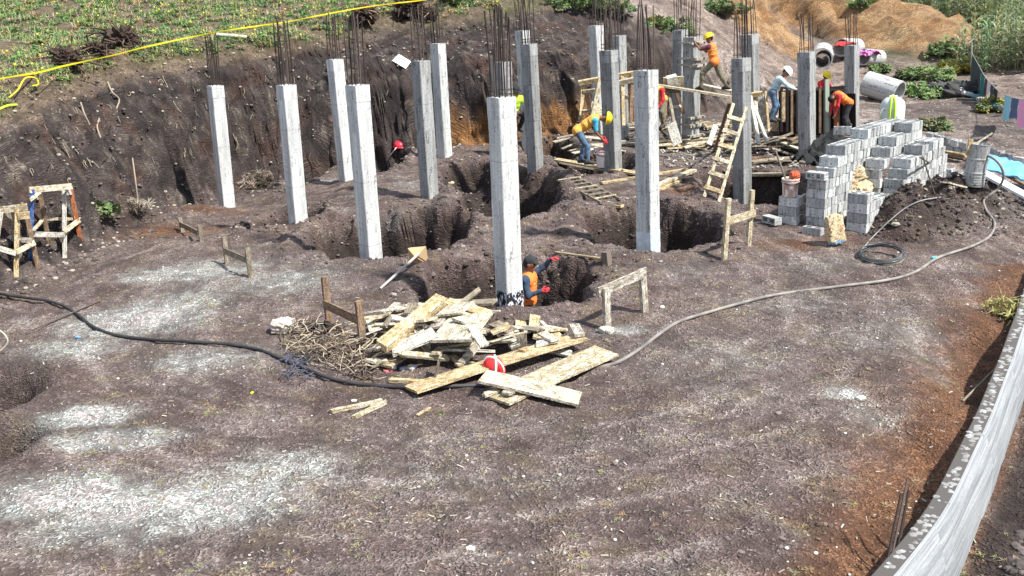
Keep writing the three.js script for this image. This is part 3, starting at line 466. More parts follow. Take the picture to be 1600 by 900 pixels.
{
  const P = (a, b, w, label, m, D1 = SD, D2 = SD) => tag(mesh('scaffold_plank', plank(at(...a, D1), at(...b, D2), w, .06), m), label, 'plank');
  P([1026, 133], [1150, 153], .28, 'long pale scaffold plank under the standing worker', W.pale, 29.2, 28.7);
  P([1098, 133], [1146, 143], .3, 'shorter plank behind the feet of the standing worker', W.ply, 30.4, 29.9);
  tag(mesh('plywood_panel', plank(at(1191, 208, 28.6), at(1187, 146, 29.2), .42, .05, V(-.6, .2, 1)), W.grey), 'grey formwork panel with brown edges leaning beside the whitish trestle', 'panel');
  tag(mesh('formwork_board', plank(at(1059, 226, 27.6), at(1049, 192, 28), .28, .03, V(-.4, .5, 1)), W.white), 'pale grey board propped upright on the ground before the scaffold trestle', 'board');
  tag(mesh('formwork_board', plank(at(1108, 226, 27.6), at(1118, 196, 28.2), .16, .03, V(.3, .5, 1)), W.white), 'pale leaning stake left of the ladder foot', 'board');
  tag(mesh('crate_board', plank(at(922, 170, 29.5), at(942, 176, 29.5), .5, .05, V(-.2, .5, 1)), W.pale), 'pale broad board leaning behind the tall timber trestle', 'board');
  const b = frame('block_on_plank', 'pale block wrapped for formwork resting on the scaffold plank end', 'block', [['body', at(1042, 128, 29.4), at(1058, 124, 29.4), .3, .22, 'white'], ['tray', at(1036, 131, 29.4), at(1068, 129, 29.4), .4, .05, 'pale']]);
}
// clamps on column M
{
  const c = columns.M, s = c.s, k = s / 2 + .045;
  c.t.userData.label = 'grey concrete column with wooden form clamps still fixed to it';
  for (const [py, dy] of [[66, 0], [100, .03], [178, 0], [190, .02], [206, 0], [90, .02]]) {
    const y = c.L - (py - 58) * c.D / F, o = new THREE.Group(); o.name = 'clamp'; o.position.y = y; c.t.add(o);
    for (const [a, b] of [[V(-k - .12, 0, k), V(k + .06, 0, k)], [V(k, dy, k + .1), V(k, dy, -k - .08)], [V(-k, dy, k + .06), V(-k, dy, -k - .08)]]) mesh('batten', toFlat(bar(a, b, .085, .05)), W.grey, o);
  }
}
// ---------------------------------------------------------------- concrete blocks
const blockTex = concreteTex(301, .5, .76, .45), blockTex2 = concreteTex(321, .66, .86, .35);
const blockMats = [blockTex, blockTex2, concreteTex(341, .46, .72, .45)].map(t => { const m = new THREE.MeshStandardMaterial({ map: t, roughness: .95, bumpMap: t, bumpScale: .004 }); return m; });
function blockGeo(sd) {
  const l = .196, w = .0715, s = new THREE.Shape(); s.moveTo(-l, -w); s.lineTo(l, -w); s.lineTo(l, w); s.lineTo(-l, w); s.closePath();
  for (const c of [-.098, .098]) { const h = new THREE.Path(), a = .07, b = .042; h.moveTo(c - a, -b); h.lineTo(c - a, b); h.lineTo(c + a, b); h.lineTo(c + a, -b); h.closePath(); s.holes.push(h); }
  const g = new THREE.ExtrudeGeometry(s, { depth: .184, bevelEnabled: false }); g.rotateX(-Math.PI / 2);
  const r = rng(sd), uv = g.attributes.uv, p = g.attributes.position, nn = g.attributes.normal, ou = r(), ov = r();
  for (let i = 0; i < p.count; i++) { const ay = Math.abs(nn.getY(i)), ax = Math.abs(nn.getX(i)); if (ay > .5) uv.setXY(i, p.getX(i) / 1.2 + ou, p.getZ(i) / 1.2 + ov); else if (ax > .5) uv.setXY(i, p.getZ(i) / 1.2 + ou, p.getY(i) / 2.4 + ov); else uv.setXY(i, p.getX(i) / 1.2 + ou, p.getY(i) / 2.4 + ov); }
  return g;                                                        // length along x, upright along y, base at y = 0
}
const blockGs = [1, 2, 3, 4].map(blockGeo);
const BO = on(1258, 352), BU = V(.72, 0, .69), BV = V(.69, 0, -.72), byaw = Math.atan2(-BU.z, BU.x);
let bi = 0;
function block(p, label, group, yaw = byaw, roll) {
  const o = mesh('concrete_block', blockGs[bi % 4], blockMats[[0, 1, 2, 1, 0, 2, 1][bi++ % 7]]); o.position.copy(p); o.rotation.y = yaw + rr(-.05, .05);
  if (roll) o.rotation.set(...roll, 'YXZ');
  return tag(o, label, 'concrete block', group);
}
const bpos = (u, v, y) => BO.clone().addScaledVector(BU, u + .2).addScaledVector(BV, v + .075).setY(BO.y + y);
// piles: start along BU, then rows of depth, each with a number of courses
const NTH = ['bottom', 'second', 'third', 'fourth', 'fifth', 'sixth', 'seventh', 'eighth', 'ninth'];
const ORD = 'first second third fourth fifth sixth seventh eighth ninth tenth eleventh twelfth thirteenth fourteenth fifteenth sixteenth seventeenth eighteenth nineteenth twentieth twentyfirst twentysecond twentythird twentyfourth'.split(' ');
const PILES = [
  { n: 'left', u: 0, v: 0, rows: [5, 5, 6, 7, 7, 8, 8, 8, 8, 8, 8, 8, 9, 9, 9, 9, 9, 9, 9, 9, 9, 9, 9, 9], w: 'behind the leaning cement sack' },
  { n: 'middle', u: .43, v: 1.55, rows: [5, 6, 6, 7, 7, 8, 8, 8, 8, 8, 9, 9, 9, 9], w: 'above the crumpled sacks' },
  { n: 'right', u: .86, v: 1.7, rows: [4, 5, 6, 6, 6, 6, 7, 7, 6, 6, 7, 7, 7, 7, 6, 5], w: 'next to the earth mound' },
  { n: 'low front', u: .86, v: .0, rows: [4, 4, 3, 3, 3, 3, 3, 3], w: 'under the crumpled sacks' },
  { n: 'low far', u: .9, v: 4.3, rows: [3, 3, 2, 2, 2, 2], w: 'towards the steel drum' },
];
for (const P of PILES) P.rows.forEach((n, i) => {
  for (let k = 0; k < n; k++) {
    const front = i === 0 || k >= P.rows[i - 1], topm = k >= n - 1;
    const shown = front || topm || P.u > .8 || (P.u === 0 && (i < 15 || k > 6)) || (P.u === .43 && k > 5);
    if (!shown) continue;
    const l = front ? `block with its long face showing, ${NTH[k]} course of the ${P.n} pile, ${i ? ORD[i] + ' row back' : 'front end'}` : topm ? `block on the top of the ${P.n} pile, ${ORD[i]} row back` : `block end in the flank of the ${P.n} pile, ${NTH[k]} course, ${ORD[i]} row back`;
    block(bpos(P.u + rr(-.012, .012), P.v + i * .152, k * .192), l.split(' ').slice(0, 17).join(' '), 'blocks of the ' + P.n + ' pile');
  }
});
{ // left front steps and odd blocks
  const G0 = on(1228, 350), G1 = on(1272, 366), bv = (p, v, y) => p.clone().addScaledVector(BV, v).setY(p.y + y);
  for (let k = 0; k < 3; k++) block(bv(G0, .1, .192 * k - .02), ['lowest block of the short pile under the paint bucket', 'middle block of the short pile under the paint bucket', 'top block that carries the paint bucket'][k], 'blocks under the paint bucket');
  block(bv(G0, .26, -.02), 'hidden rear block under the paint bucket pile', 'blocks under the paint bucket'); block(bv(G0, .26, .364), 'rear top block behind the paint bucket', 'blocks under the paint bucket');
  block(bv(G1, -.05, -.03), 'single block set down left of the leaning cement sack');
  block(on(1211, 350).setY(on(1211, 350).y + .1), 'block lying on its side with an open end, leftmost at the piles', null, byaw - .35, [Math.PI / 2, byaw - .35, 0]);
  const hb = bpos(.0, .02, 5 * .192 + .08); block(hb, 'block tipped over so that both its hollow cores face the yard', null, byaw, [Math.PI / 2, byaw, 0]);
  block(at(1316, 210, 22.5), 'light block set askew on the far end of the left pile', null, byaw + .4);
}

// ---------------------------------------------------------------- sacks, buckets, tools
const kraft = (() => { const a = tileNoise(8, 401), b = tileNoise(30, 402), c = tileNoise(70, 403); return new THREE.MeshStandardMaterial({ map: tex(256, 512, (u, v) => { let k = lerp3([.58, .5, .36], [.82, .76, .62], clamp(a(u, v) * .5 + b(u, v) * .6)); if (v > .2 && v < .3) k = lerp3([.12, .45, .78], k, .2 + .4 * b(u, v)); if (v > .4 && v < .78) k = lerp3(k, [.45, .3, .18], .75 * sst(.55, .66, b(u * 1.4, v) * .6 + a(u * 2, v * 2) * .4)); return lerp3(k, [.95, .94, .9], .5 * sst(.6, .75, c(u, v))); }), roughness: .85 }); })();
const plainSack = (() => { const a = tileNoise(8, 411), b = tileNoise(30, 412); return new THREE.MeshStandardMaterial({ map: tex(128, 128, (u, v) => lerp3([.66, .58, .44], [.92, .87, .74], clamp(a(u, v) * .6 + b(u, v) * .5))), roughness: .85 }); })();
function lump(sx, sy, sz, amp, seed, fr = 3, sub = 4) {                                   // crumpled rounded bag or clod
  const g = new THREE.SphereGeometry(1, 40, 28), p = g.attributes.position, n = createNoise3D(rng(seed));
  for (let i = 0; i < p.count; i++) {
    let x = p.getX(i), y = p.getY(i), z = p.getZ(i); const m = Math.max(Math.abs(x), Math.abs(y), Math.abs(z)); const k = mix(1, .82 / m, .55);
    const d = 1 + amp * (n(x * fr, y * fr, z * fr) + .5 * n(x * fr * 2.3, y * fr * 2.3, z * fr * 2.3) - .35 * Math.abs(n(x * fr * 1.6 + 9, y * fr * 1.6, z * fr * 1.6))); p.setXYZ(i, x * k * d * sx, y * k * d * sy, z * k * d * sz);
  }
  g.computeVertexNormals(); return g;
}
{
  const s = tag(mesh('cement_sack', lump(.2, .33, .12, .07, 7, 2.2), kraft), 'upright crumpled paper cement sack with a blue band leaning on the blocks', 'sack'); s.position.copy(on(1306, 384)).add(V(-.02, .3, -.05)); s.rotation.set(-.15, .2, .14);
  [[1332, 276, 1.0, .3, .16, .22, 'flattened kraft sack, uppermost on the low block pile'], [1346, 292, .9, .34, .17, .25, 'crumpled kraft sack sagging over the front of the low pile'], [1366, 285, 1.2, .24, .2, .2, 'greyish crumpled sack at the right end of the sack pile'], [1330, 300, .78, .2, .13, .2, 'small kraft sack lowest among the crumpled ones']].forEach(([px, py, v, a, b, c, l], i) => {
    const m = tag(mesh('crumpled_sack', lump(a, b, c, .13, 20 + i, 2), i === 2 ? plainSack : kraft), l, 'sack', 'crumpled sacks on the low pile'); m.position.copy(at(px, py, -BO.z + v * .8)); m.rotation.set(.3 * i, i * 1.1, .5 - .3 * i);
  });
  const w = tag(mesh('cement_sack', lump(.28, .3, .2, .14, 31, 2), kraft), 'crumpled paper sack standing by the steel formwork', 'sack'); w.position.copy(on(1221, 212)).add(V(0, .35, 0)); w.rotation.set(0, .6, .1); w.scale.setScalar(1.25);
  const ws = tag(mesh('woven_sack', lump(.2, .12, .16, .16, 41, 2), mat(.5, .44, .4)), 'empty pale woven sack at the left end of the brushwood', 'sack'); ws.position.copy(on(443, 520)).add(V(0, .12, 0));
  const bp = tag(mesh('plastic_bag', lump(.22, .09, .16, .3, 43, 2.8), mat(.008, .009, .011, .35)), 'crumpled black plastic bag behind the brushwood', 'bag'); bp.position.copy(on(494, 520)).add(V(0, .05, 0));
}
function bucket(name, label, base, s, body, rim, extra) {
  const o = thing(name, label, 'bucket', base), pr = [[0, .0], [.125, 0], [.13, .01], [.148, .3], [.158, .3], [.16, .33], [.152, .335], [.148, .33], [.142, .3], [.12, .03], [0, .025]].map(([x, y]) => new THREE.Vector2(x * s, y * s));
  mesh('shell', new THREE.LatheGeometry(pr, 28), body, o); mesh('rim', new THREE.TorusGeometry(.153 * s, .009 * s, 6, 28).rotateX(Math.PI / 2).translate(0, .27 * s, 0), rim, o);
  mesh('bail', tube(Array.from({ length: 9 }, (_, i) => { const a = Math.PI * i / 8; return V(Math.cos(a) * .155 * s, .29 * s - Math.sin(a) * .06 * s, Math.sin(a) * .15 * s); }), .005 * s, 24, 5), steel, o);
  extra?.(o); return o;
}
const splash = (seed, base, blot, th) => { const a = tileNoise(7, seed), b = tileNoise(22, seed + 1); return new THREE.MeshStandardMaterial({ map: tex(256, 256, (u, v) => lerp3(base, blot, sst(th, th + .06, a(u, v) * .55 + b(u, v) * .45))), roughness: .55 }); };
bucket('paint_bucket', 'white bucket holding tools on top of the short block pile', on(1228, 350).addScaledVector(BV, .12).add(V(0, .555, 0)), 1.12, splash(501, [.88, .85, .82], [.72, .6, .55], .6), mat(.7, .45, .42, .5), (o) => {
  mesh('handle', cyl(V(-.02, .15, 0), V(-.3, .92, -.1), .02, .02, 8), W.old, o); mesh('rag', lump(.1, .12, .09, .25, 61), mat(.62, .12, .05, .8), o).position.set(.07, .4, .02); mesh('float', plank(V(-.1, .34, 0), V(.06, .42, .08), .1, .02), W.brown, o);
});
{
  const t = tileNoise(9, 511), u2 = tileNoise(26, 512);
  const pr = new THREE.MeshStandardMaterial({ map: tex(256, 256, (u, v) => lerp3([.93, .92, .92], [.78, .12, .24], (v > .3 && v < .75 ? 1 : .25) * sst(.55, .6, t(u * 2, v) * .5 + u2(u, v) * .5))), roughness: .5 });
  bucket('paint_bucket', 'white bucket with red print beside the stooping worker', at(943, 261, 25.75), 1.42, pr, mat(.8, .78, .78, .5));
}
{ // square hand tamper
  const D = gD(650, 412), c = at(650, 399, D), o = thing('hand_tamper', 'square faced hand tamper with long pole lying on the ground', 'tamper', c), L = (px, py, d) => at(px, py, D + d).sub(c);
  const q = [L(637, 388, -.04), L(661, 386, .12), L(665, 412, .08), L(640, 411, -.1)], ap = L(648, 401, -.16), back = V(.05, 0, -.05);
  const tri = []; q.forEach((p, i) => { const n = q[(i + 1) % 4]; tri.push(p, n, ap, n.clone().add(back), p.clone().add(back), ap.clone().add(back), p, p.clone().add(back), n, n, p.clone().add(back), n.clone().add(back)); });
  q.forEach((p, i) => { const n = q[(i + 1) % 4], a = [tri[i * 12], tri[i * 12 + 1], ap]; const g = new THREE.BufferGeometry().setFromPoints([...a, a[1].clone().add(back), a[0].clone().add(back), ap.clone().add(back), p, p.clone().add(back), n, n, p.clone().add(back), n.clone().add(back)]); g.setAttribute('uv', new THREE.Float32BufferAttribute(new Float32Array(24).map((_, k) => (k * .37) % 1), 2)); g.computeVertexNormals(); mesh('facet', g, [mat(.42, .3, .17), mat(.34, .23, .13)][i % 2], o); });
  mesh('pole', cyl(L(655, 396, -.1), on(594, 451, .03).sub(c), .026, .022, 10), mat(.4, .36, .34, .7), o);
}
{ // sledgehammer
  const a = on(868, 394, .04), b = on(942, 407, .07), o = thing('sledgehammer', 'sledgehammer with a stout head and pale handle lying by the front pit', 'sledgehammer', b), h = at(947, 405, -b.z).sub(b);
  mesh('handle', cyl(a.clone().sub(b), h, .021, .026, 8), W.yellow, o);
  mesh('head', toFlat(bar(h.clone().add(V(.0, .14, .02)), h.clone().add(V(.02, -.13, .05)), .125, .125, .4)), mat(.16, .13, .11, .8), o);
  mesh('collar', cyl(h.clone().add(V(-.09, .02, 0)), h.clone().add(V(-.05, .01, 0)), .04, .045, 8), mat(.2, .17, .15, .8), o);
}
function helmet(o, m, r = .135, name = 'helmet') {                                         // hard hat with brim and ridge, crown up, front +z
  const dome = new THREE.SphereGeometry(r, 22, 10, 0, Math.PI * 2, 0, Math.PI / 2); dome.scale(.92, .95, 1.12);
  const brim = new THREE.CylinderGeometry(r * 1.0, r * 1.1, .014, 22); brim.scale(.95, 1, 1.18); brim.translate(0, .0, .012);
  const peak = new THREE.CylinderGeometry(r * .75, r * .8, .012, 16, 1, false, -1.2, 2.4); peak.translate(0, -.008, r * .62);
  const ridge = new THREE.TorusGeometry(r * 1.02, .014, 6, 16, Math.PI); ridge.rotateY(Math.PI / 2); ridge.scale(1, .97, 1.12);
  return mesh(name, merge([dome, brim, peak, ridge]), m, o);
}
{
  const c = on(772, 578, .1), o = thing('red_helmet', 'red safety helmet with white bands lying on the long yellowish board', 'helmet', c); o.rotation.set(.5, .5, -.25); o.position.y += .05;
  helmet(o, mat(.66, .03, .03, .35), .135, 'shell'); for (const a of [-.5, .5]) { const g = new THREE.TorusGeometry(.14, .017, 6, 20, Math.PI); g.rotateY(Math.PI / 2 + a); g.scale(.95, .97, 1.1); mesh('band', g, mat(.85, .82, .82, .4), o); }
  const c2 = on(623, 228, .1), o2 = thing('red_helmet', 'bright red helmet at the bottom of the dark bank', 'helmet', c2); o2.rotation.set(.2, 1, 0); helmet(o2, mat(.7, .03, .06, .4), .17, 'shell'); mesh('strap', tube([V(-.1, 0, 0), V(-.4, -.02, .1), V(-.6, -.1, .1)], .015), mat(.75, .6, .6), o2);
}
{ // hose across the yard
  const px = [[-30, 455], [-12, 457], [0, 459], [12, 461], [25, 463], [40, 465], [75, 470], [100, 478], [122, 492], [145, 510], [180, 523], [230, 530], [300, 534], [360, 538], [400, 545], [432, 557], [470, 573], [520, 592], [570, 601], [640, 605], [710, 603], [790, 600], [860, 590], [915, 578], [962, 567], [1000, 545], [1030, 522], [1060, 503], [1110, 487], [1160, 473], [1210, 461], [1300, 449], [1390, 437], [1430, 425], [1465, 403], [1520, 384], [1548, 367], [1554, 348], [1541, 328], [1537, 313], [1546, 305]];
  const pts = px.map(([x, y]) => on(x, y, x < 45 ? .07 : .03)), d = gD(1546, 305); pts.push(at(1560, 294, d), at(1568, 275, d - .1), at(1562, 257, d - .1), at(1548, 245, d), at(1534, 241, d + .2), at(1527, 240, d + .3));
  const g = tube(pts, .026, 420, 8), n = g.attributes.position.count, c = new Float32Array(n * 3), q = g.attributes.position;
  for (let i = 0; i < n; i++) { const t = i / n, k = sst(.38, .56, t + .05 * N2(t * 40, 0)), v = .8 + .3 * N2(t * 90, 3); c.set([mix(.04, .27, k) * v, mix(.04, .25, k) * v, mix(.045, .235, k) * v], i * 3); }
  g.setAttribute('color', new THREE.BufferAttribute(c, 3));
  tag(mesh('hose', g, new THREE.MeshStandardMaterial({ vertexColors: true, roughness: .65 })), 'long hose snaking across the whole yard up to the steel drum', 'hose');
}
{ // wire coil
  const c = on(1377, 400, .06), o = thing('wire_coil', 'coil of black plastic pipe lying at the foot of the earth mound', 'coil', c); o.rotation.set(.22, 0, .12);
  const m = mat(.06, .065, .065, .5), m2 = mat(.3, .31, .31, .5);
  for (let k = 0; k < 9; k++) { const r = .36 + rr(-.035, .03), pts = []; for (let i = 0; i < 24; i++) { const a = i / 24 * Math.PI * 2; pts.push(V(Math.cos(a) * r + rr(-.008, .008), k * .012 + rr(-.01, .01), Math.sin(a) * r * .95)); } mesh('turn', tube(pts, .011, 72, 5, true), k % 3 === 1 ? m2 : m, o); }
  tag(mesh('loose_pipe', tube([on(1352, 384, .06), on(1366, 368, .1), on(1390, 345, .15), on(1415, 325, .1), on(1438, 314, .08), on(1470, 308, .05)], .012, 40, 5), m2), 'loose end of thin pipe running from the coil over the mound', 'pipe');
}
// ---------------------------------------------------------------- people
function surfaceNet(f, lo, hi, cell) {
  const n = [0, 1, 2].map(i => Math.max(4, Math.ceil((hi[i] - lo[i]) / cell) + 1)), [nx, ny, nz] = n, val = new Float32Array(nx * ny * nz), id = new Int32Array(nx * ny * nz).fill(-1), P = [], I = [];
  for (let k = 0, q = 0; k < nz; k++) for (let j = 0; j < ny; j++) for (let i = 0; i < nx; i++, q++) val[q] = f(lo[0] + i * cell, lo[1] + j * cell, lo[2] + k * cell);
  const st = [1, nx, nx * ny], cor = []; for (let c = 0; c < 8; c++) cor.push((c & 1) + (c >> 1 & 1) * nx + (c >> 2 & 1) * nx * ny);
  const edges = []; for (let a = 0; a < 8; a++) for (const b of [1, 2, 4]) if (!(a & b)) edges.push([a, a | b]);
  for (let k = 0; k + 1 < nz; k++) for (let j = 0; j + 1 < ny; j++) for (let i = 0; i + 1 < nx; i++) {
    const q = i + j * nx + k * nx * ny; let m = 0; for (let c = 0; c < 8; c++) if (val[q + cor[c]] < 0) m |= 1 << c; if (m === 0 || m === 255) continue;
    let x = 0, y = 0, z = 0, t = 0; for (const [a, b] of edges) { const A = val[q + cor[a]], B = val[q + cor[b]]; if (A < 0 === B < 0) continue; const s = A / (A - B); x += mix(a & 1, b & 1, s); y += mix(a >> 1 & 1, b >> 1 & 1, s); z += mix(a >> 2 & 1, b >> 2 & 1, s); t++; }
    id[q] = P.length / 3; P.push(lo[0] + (i + x / t) * cell, lo[1] + (j + y / t) * cell, lo[2] + (k + z / t) * cell);
  }
  for (let k = 1; k + 1 < nz; k++) for (let j = 1; j + 1 < ny; j++) for (let i = 1; i + 1 < nx; i++) {
    const q = i + j * nx + k * nx * ny;
    for (let a = 0; a < 3; a++) { const r = q + st[a]; if (val[q] < 0 === val[r] < 0) continue; const u = st[(a + 1) % 3], v = st[(a + 2) % 3], A = id[q - u - v], B = id[q - v], C = id[q], E = id[q - u]; if (A < 0 || B < 0 || C < 0 || E < 0) continue; if (val[q] < 0) I.push(A, B, C, A, C, E); else I.push(A, C, B, A, E, C); }
  }
  const g = new THREE.BufferGeometry(); g.setAttribute('position', new THREE.Float32BufferAttribute(P, 3)); g.setAttribute('uv', new THREE.Float32BufferAttribute(new Float32Array(P.length / 3 * 2), 2)); g.setIndex(I); g.computeVertexNormals(); return g;
}
// bones: [ax, ay, az, bx, by, bz, ra, rb]
function field(bones, k = .03) {
  return (x, y, z) => {
    let d = 1e3;
    for (const b of bones) {
      const dx = b[3] - b[0], dy = b[4] - b[1], dz = b[5] - b[2], l = dx * dx + dy * dy + dz * dz || 1e-9; let t = ((x - b[0]) * dx + (y - b[1]) * dy + (z - b[2]) * dz) / l; t = t < 0 ? 0 : t > 1 ? 1 : t;
      const e = Math.hypot(x - b[0] - dx * t, y - b[1] - dy * t, z - b[2] - dz * t) - (b[6] + (b[7] - b[6]) * t);
      const h = Math.max(k - Math.abs(d - e), 0) / k; d = Math.min(d, e) - h * h * k * .25;
    }
    return d;
  };
}
function blobs(name, bones, m, parent, cell, k, wob = 0) {
  const lo = [1e9, 1e9, 1e9], hi = [-1e9, -1e9, -1e9]; for (const b of bones) for (let i = 0; i < 3; i++) { const r = Math.max(b[6], b[7]) + cell * 2 + .02; lo[i] = Math.min(lo[i], b[i] - r, b[i + 3] - r); hi[i] = Math.max(hi[i], b[i] + r, b[i + 3] + r); }
  const f = field(bones, k), s = bones[0][0] * 7; return mesh(name, surfaceNet(wob ? (x, y, z) => f(x, y, z) + wob * N3(x * 11 + s, y * 9, z * 11) : f, lo, hi, cell), m, parent);
}
const B = (a, b, ra, rb) => [a.x, a.y, a.z, b.x, b.y, b.z, ra, rb];
const cloth = (r, g, b) => mat(r, g, b, .92), skinM = mat(.22, .115, .07, .6), hairM = mat(.012, .01, .009, .7);
const M2 = { orange: mat(.86, .2, .035, .75), vest2: mat(.85, .38, .06, .75), lime: mat(.5, .75, .05, .75), jeans: cloth(.09, .15, .24), olive: cloth(.16, .15, .1), dark: cloth(.028, .028, .035), navy: cloth(.035, .06, .11), cyan: cloth(.06, .38, .55), pale: cloth(.45, .6, .68), maroon: cloth(.12, .03, .06), red: cloth(.55, .03, .04), boot: mat(.03, .028, .027, .7), glove: mat(.62, .04, .05, .8), yellow: mat(.88, .66, .02, .4), white: mat(.75, .82, .85, .4), stripe: mat(.75, .76, .74, .5), band: mat(.62, .62, .2, .5) };
function dirs(a, b, hint) { const d = b.clone().sub(a).normalize(), s = d.clone().cross(hint).normalize(), n = s.clone().cross(d).normalize(); return [d, s, n]; }
function hand(o, wrist, dir, palmN, curl, m, name, mirror = 1) {
  const [d, s, n] = dirs(wrist, wrist.clone().add(dir), palmN), at3 = (a, b, c) => wrist.clone().addScaledVector(d, a).addScaledVector(s, b * mirror).addScaledVector(n, c), bones = [];
  bones.push(B(wrist.clone().addScaledVector(d, -.03), at3(.02, 0, 0), .028, .026), B(at3(.02, -.02, 0), at3(.085, -.028, 0), .018, .013), B(at3(.02, 0, 0), at3(.09, 0, 0), .018, .013), B(at3(.02, .02, 0), at3(.083, .027, 0), .017, .012));
  [[-.03, .07], [-.011, .08], [.009, .075], [.028, .058]].forEach(([b, L], i) => { let p = at3(.09 - Math.abs(i - 1) * .004, b, 0), ang = curl * .6; for (const [q, r0, r1] of [[.45, .0105, .0098], [.32, .0098, .009], [.23, .009, .0075]]) { const e = p.clone().addScaledVector(d, Math.cos(ang) * L * q).addScaledVector(n, Math.sin(ang) * L * q); bones.push(B(p, e, r0, r1)); p = e; ang += curl * (.8 + .1 * i); } });
  { const p = at3(.025, -.028, .004), e = at3(.055, -.058, .02), e2 = at3(.085, -.06, .032 + curl * .012); bones.push(B(p, e, .014, .0115), B(e, e2, .0115, .009)); }
  return blobs(name, bones, m, o, .0055, .008);
}
// joints in metres, z forward, x to the person's left; s = which clothes
function person(label, pos, yaw, J, c, o = {}) {
  const t = thing('person', label, 'person', pos); t.rotation.y = yaw; t.userData.kind = 'thing';
  const cell = o.cell ?? .017, j = {}; for (const k in J) if (Array.isArray(J[k])) j[k] = V(...J[k]);
  const up = j.neck.clone().sub(j.pelvis).normalize(), across = j.shL.clone().sub(j.shR).normalize(), fw = across.clone().cross(up).normalize();
  const mid = j.pelvis.clone().lerp(j.neck, .45), ch = j.pelvis.clone().lerp(j.neck, .78), hL = j.pelvis.clone().addScaledVector(across, .09), hR = j.pelvis.clone().addScaledVector(across, -.09);
  const offs = (p, a, b = 0, e = 0) => p.clone().addScaledVector(across, a).addScaledVector(fw, b).addScaledVector(up, e);
  const trunk = (e) => [B(offs(j.pelvis, -.075), offs(j.pelvis, .075), .11 + e, .11 + e), B(offs(mid, -.06), offs(mid, .06), .1 + e, .1 + e), B(offs(ch, -.085), offs(ch, .085), .108 + e, .108 + e), B(j.pelvis, mid, .11 + e, .105 + e), B(mid, ch, .105 + e, .11 + e), B(offs(ch, 0, 0, .04), offs(j.neck, 0, 0, -.03), .09 + e, .065 + e)];
  const arms = (e, full = 1) => ['L', 'R'].flatMap(s => { const a = j['sh' + s], el = j['el' + s], w = j['wr' + s], cut = a.clone().lerp(el, .78); return full ? [B(offs(j.neck, 0, 0, -.04), a, .055 + e, .06 + e), B(a, el, .056 + e, .043 + e), B(el, w, .042 + e, .029 + e)] : [B(offs(j.neck, 0, 0, -.04), a, .055 + e, .06 + e), B(a, cut, .058 + e, .05 + e * 1.4)]; });
  const legs = (e) => ['L', 'R'].flatMap(s => { const h = s === 'L' ? hL : hR, k = j['kn' + s], a = j['an' + s]; return [B(h, k, .088 + e, .06 + e), B(k, k.clone().lerp(a, .35), .06 + e, .058 + e), B(k.clone().lerp(a, .35), a, .058 + e, .04 + e * 1.3)]; });
  const hd = j.head, hu = hd.clone().sub(j.neck).normalize(), look = V(...(J.look ?? [0, 0, 1])).normalize(); const hs = look.clone().cross(hu).normalize().negate(), hf = hs.clone().cross(hu).normalize(); if (hf.dot(look) < 0) { hf.negate(); }
  const hp = (a, b, d) => hd.clone().addScaledVector(hs, a).addScaledVector(hu, b).addScaledVector(hf, d);
  const headB = [B(hp(0, .03, -.015), hp(0, .045, .012), .088, .086), B(hp(0, -.02, .02), hp(0, -.075, .045), .07, .042), B(hp(0, -.01, .07), hp(0, -.035, .1), .014, .018), B(hp(-.02, -.068, .075), hp(.02, -.068, .075), .014, .014), B(hp(-.086, -.015, -.005), hp(-.09, .015, -.01), .016, .018), B(hp(.086, -.015, -.005), hp(.09, .015, -.01), .016, .018)];
  const body = [...trunk(-.012), ...arms(-.004), ...legs(-.01), B(offs(j.neck, 0, 0, -.04), hd.clone().addScaledVector(hu, -.03), .056, .05)];
  blobs('body', [...body, ...headB], skinM, t, cell, .035);
  for (const a of [-.032, .032]) mesh('eye', new THREE.SphereGeometry(.011, 8, 6).translate(...hp(a, .012, .085).toArray()), hairM, t);
  if (c.shirt) blobs('shirt', [...trunk(.004), ...arms(.008, c.sleeves ?? 1)], c.shirt, t, cell, .045, .007);
  if (c.trousers) blobs('trousers', [B(offs(j.pelvis, -.07), offs(j.pelvis, .07), .125, .125), ...legs(.014)], c.trousers, t, cell, .04, .008);
  if (c.vest) {
    const v = blobs('vest', [...trunk(.02).slice(0), B(offs(j.neck, -.1, 0, -.06), offs(j.neck, .1, 0, -.06), .075, .075)], c.vest, t, cell, .045, .006);
    for (const k of [.42, .68]) { const p = j.pelvis.clone().lerp(j.neck, k), pts = []; for (let i = 0; i < 16; i++) { const a = i / 16 * Math.PI * 2; pts.push(offs(p, Math.cos(a) * (.172 + (k > .5 ? .022 : -.004)), Math.sin(a) * .124)); } const g = tube(pts, .016, 48, 5, true); mesh('reflective_band', g, M2.band, v); }
  }
  for (const s of ['L', 'R']) {
    const a = j['an' + s], f = V(...(J['ft' + s] ?? [0, 0, 1])).normalize(), toe = a.clone().addScaledVector(f, .15).add(V(0, -.055, 0)), heel = a.clone().addScaledVector(f, -.05).add(V(0, -.05, 0));
    blobs('boot', [B(a.clone().add(V(0, .12, 0)), a.clone().add(V(0, -.02, 0)), .058, .05), B(heel, toe, .042, .04), B(a.clone().addScaledVector(f, .03), toe, .05, .042)], c.boot ?? M2.boot, t, .014, .03);
    const w = j['wr' + s], el = j['el' + s]; hand(t, w, J['hd' + s] ? V(...J['hd' + s]) : w.clone().sub(el), V(...(J['pn' + s] ?? [0, -.3, 1])), J.curl ?? .55, c.glove ?? skinM, c.glove ? 'glove' : 'hand', s === 'L' ? 1 : -1);
  }
  if (c.helmet) { const h = new THREE.Group(); const m = helmet(t, c.helmet); m.geometry.applyMatrix4(new THREE.Matrix4().makeBasis(hu.clone().cross(hf), hu, hf).setPosition(hp(0, .045, -.004))); }
